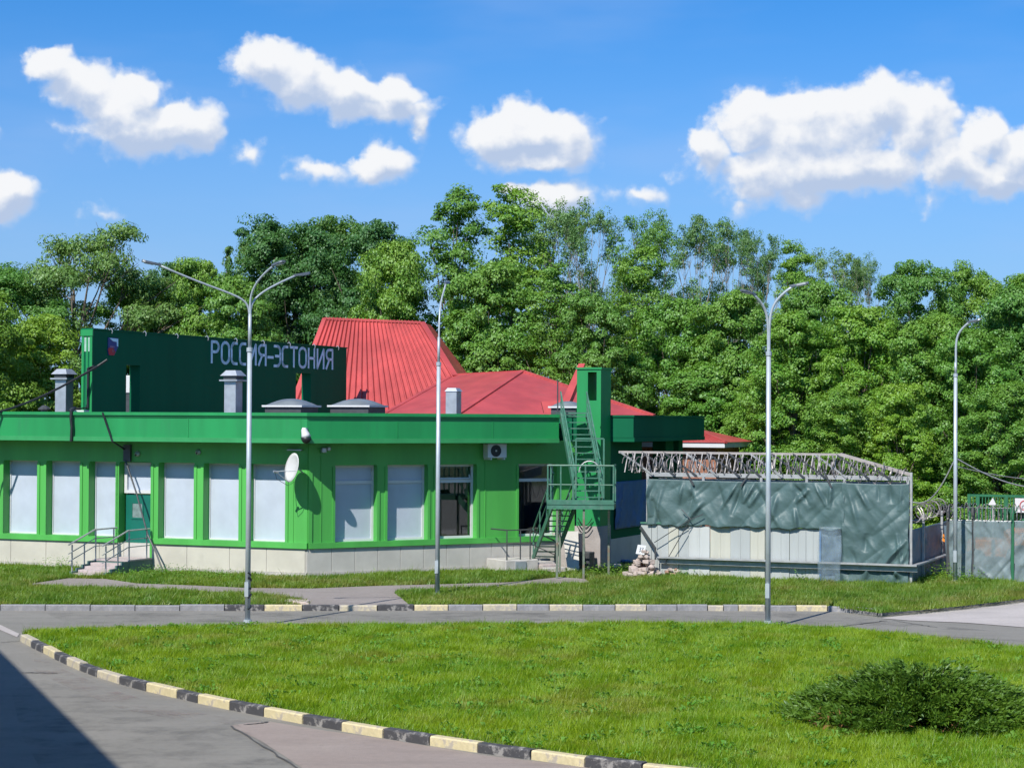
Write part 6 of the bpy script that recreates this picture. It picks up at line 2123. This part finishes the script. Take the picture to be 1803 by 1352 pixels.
TREES = [
    # name, px, top, width, depth, variant, leaves, label
    ('feathery_tree', 140, 402, 400, 96, 'f1', 'leaf_pale', 'feathery flat-topped tree with open branches above the left end of the sign wall', 0.4),
    ('maple_tree', 5, 470, 250, 92, 'r1', 'leaf_mid', 'round green tree at the left picture edge under the feathery tree', 1.0),
    ('maple_tree', 60, 560, 210, 84, 'l1', 'leaf_yellow', 'yellow-green bushy tree left of the sign wall behind the vent', 2.0),
    ('maple_tree', -40, 520, 220, 80, 'l2', 'leaf_yellow', 'yellow-green tree cut by the left picture edge', 0.7),
    ('maple_tree', 235, 500, 170, 100, 'r2', 'leaf_mid', 'green tree behind the feathery tree above the emblem', 2.6),
    ('broad_tree', 290, 468, 160, 104, 'r2', 'leaf_dark', 'dark olive tree right of the feathery tree', 0.2),
    ('broad_tree', 350, 462, 170, 98, 'l3', 'leaf_mid', 'mid green tree left of the tallest lamp pole top', 1.4),
    ('spruce_tree', 402, 438, 70, 108, 'p1', 'leaf_dark', 'small pointed spruce top left of the big domed tree', 0),
    ('broad_tree', 420, 490, 190, 92, 'l1', 'leaf_mid', 'mid green tree just behind the tallest lamp and the lettering', 3.5),
    ('broad_tree', 522, 390, 240, 104, 'r1', 'leaf_dark', 'big dark domed tree above the lettering', 2.2),
    ('broad_tree', 660, 398, 230, 100, 'r2', 'leaf_dark', 'dark domed tree over the steep red roof', 4.1),
    ('broad_tree', 592, 386, 250, 107, 'r2', 'leaf_dark', 'middle dark crown of the big dome between lettering and steep roof', 1.2),
    ('broad_tree', 470, 404, 130, 108, 'r2', 'leaf_dark', 'dark tree at the left shoulder of the big dome', 5.0),
    ('broad_tree', 690, 430, 170, 96, 'l2', 'leaf_mid', 'green tree filling the gap between dome and tall maple', 0.9),
    ('maple_tree', 800, 332, 190, 98, 'c1', 'leaf_mid', 'left half of the tallest trees, rising behind the thin lamp', 0.3),
    ('maple_tree', 905, 330, 200, 102, 'c2', 'leaf_mid', 'tallest tree right of the thin lamp', 1.9),
    ('maple_tree', 860, 470, 240, 93, 'l3', 'leaf_mid', 'leafy tree standing directly behind the thin lamp and roof hip', 2.8),
    ('maple_tree', 975, 470, 170, 92, 'c1', 'leaf_mid', 'dense column of foliage above the red hip roof apex', 4.2),
    ('ash_tree', 1040, 372, 160, 108, 's1', 'leaf_pale', 'loose pale tree right of the tallest tree', 0.5),
    ('ash_tree', 985, 352, 150, 112, 's2', 'leaf_pale', 'thin pale crown at the right shoulder of the tallest tree', 2.5),
    ('maple_tree', 1140, 372, 130, 106, 's2', 'leaf_mid', 'airy tree top straight above the pylon to the right', 3.0),
    ('maple_tree', 1130, 440, 160, 95, 'c2', 'leaf_mid', 'narrow dense tree right above the pylon', 5.1),
    ('maple_tree', 1050, 520, 170, 90, 'l1', 'leaf_mid', 'shaded green tree right behind the pylon', 4.6),
    ('ash_tree', 1235, 384, 170, 112, 's1', 'leaf_pale', 'open-branched pale tree with bare stems left of the Y lamp', 1.7),
    ('ash_tree', 1290, 392, 120, 116, 's2', 'leaf_pale', 'open-branched pale tree behind and left of the Y lamp head', 0.1),
    ('ash_tree', 1335, 412, 120, 112, 's1', 'leaf_pale', 'sparse pale tree directly above the Y lamp', 3.9),
    ('maple_tree', 1405, 428, 130, 104, 'c1', 'leaf_mid', 'denser green tree just right of the Y lamp top', 2.0),
    ('ash_tree', 1470, 440, 120, 110, 's2', 'leaf_pale', 'sparse tree right of the Y lamp on the skyline', 4.4),
    ('ash_tree', 1520, 452, 90, 108, 's1', 'leaf_pale', 'last sparse tree before the dense right-hand trees', 5.3),
    ('maple_tree', 1615, 464, 190, 98, 'r2', 'leaf_mid', 'dense rounded tree left of the far lamp on the skyline', 1.1),
    ('maple_tree', 1715, 474, 170, 100, 'r1', 'leaf_mid', 'dense rounded tree above the far lamp head', 3.3),
    ('maple_tree', 1800, 488, 190, 96, 'r2', 'leaf_mid', 'dense tree at the right picture edge on the skyline', 0.6),
    # nearer row, foliage down to the fence
    ('maple_tree', 1190, 530, 210, 92, 'l2', 'leaf_bright', 'bright maple behind the canopy fascia right of the pylon', 0.9),
    ('maple_tree', 1290, 520, 220, 90, 'l3', 'leaf_mid', 'leafy maple behind the Y lamp pole', 2.4),
    ('maple_tree', 1400, 560, 210, 83, 'l1', 'leaf_bright', 'bright maple over the middle of the razor-wire frame', 5.5),
    ('maple_tree', 1450, 500, 190, 92, 'l2', 'leaf_mid', 'green maple behind the bright maple row', 3.1),
    ('maple_tree', 1525, 545, 220, 82, 'l3', 'leaf_bright', 'bright maple above the enclosure corner', 0.2),
    ('maple_tree', 1630, 560, 210, 80, 'l1', 'leaf_mid', 'leafy maple between enclosure corner and far lamp', 1.3),
    ('maple_tree', 1715, 585, 210, 78, 'l2', 'leaf_bright', 'maple right behind the far lamp pole', 4.0),
    ('maple_tree', 1800, 505, 240, 80, 'l3', 'leaf_mid', 'large maple at the right picture edge above the gate', 2.9),
    ('maple_tree', 1240, 640, 200, 89, 'l1', 'leaf_bright', 'low bright maple above the brick wing roof', 2.2),
    ('maple_tree', 1345, 660, 190, 86, 'l2', 'leaf_bright', 'low bushy maple directly behind the razor-wire frame', 1.6),
    ('maple_tree', 1580, 680, 170, 76, 'l3', 'leaf_bright', 'low maple with bright leaves just behind the enclosure corner', 3.7),
    ('maple_tree', 1760, 680, 190, 74.5, 'l1', 'leaf_mid', 'low dark maple behind the green gate', 0.4),
    ('maple_tree', 1470, 690, 180, 76, 'l2', 'leaf_mid', 'low shaded maple behind the razor-wire hip', 5.0),
    ('maple_tree', 1900, 540, 240, 84, 'l2', 'leaf_mid', 'maple reaching in from beyond the right picture edge', 1.0),
]
for (nm, px, tp_, wpx, y, var, leaf, lab, rz) in TREES:
    tree(nm, px, tp_, wpx, y, var, leaf, lab, rz, 'bark_pale' if nm == 'ash_tree' else 'bark')

for o_ in list(bpy.data.objects):
    if '_b' in o_.keys():
        del o_['_b']
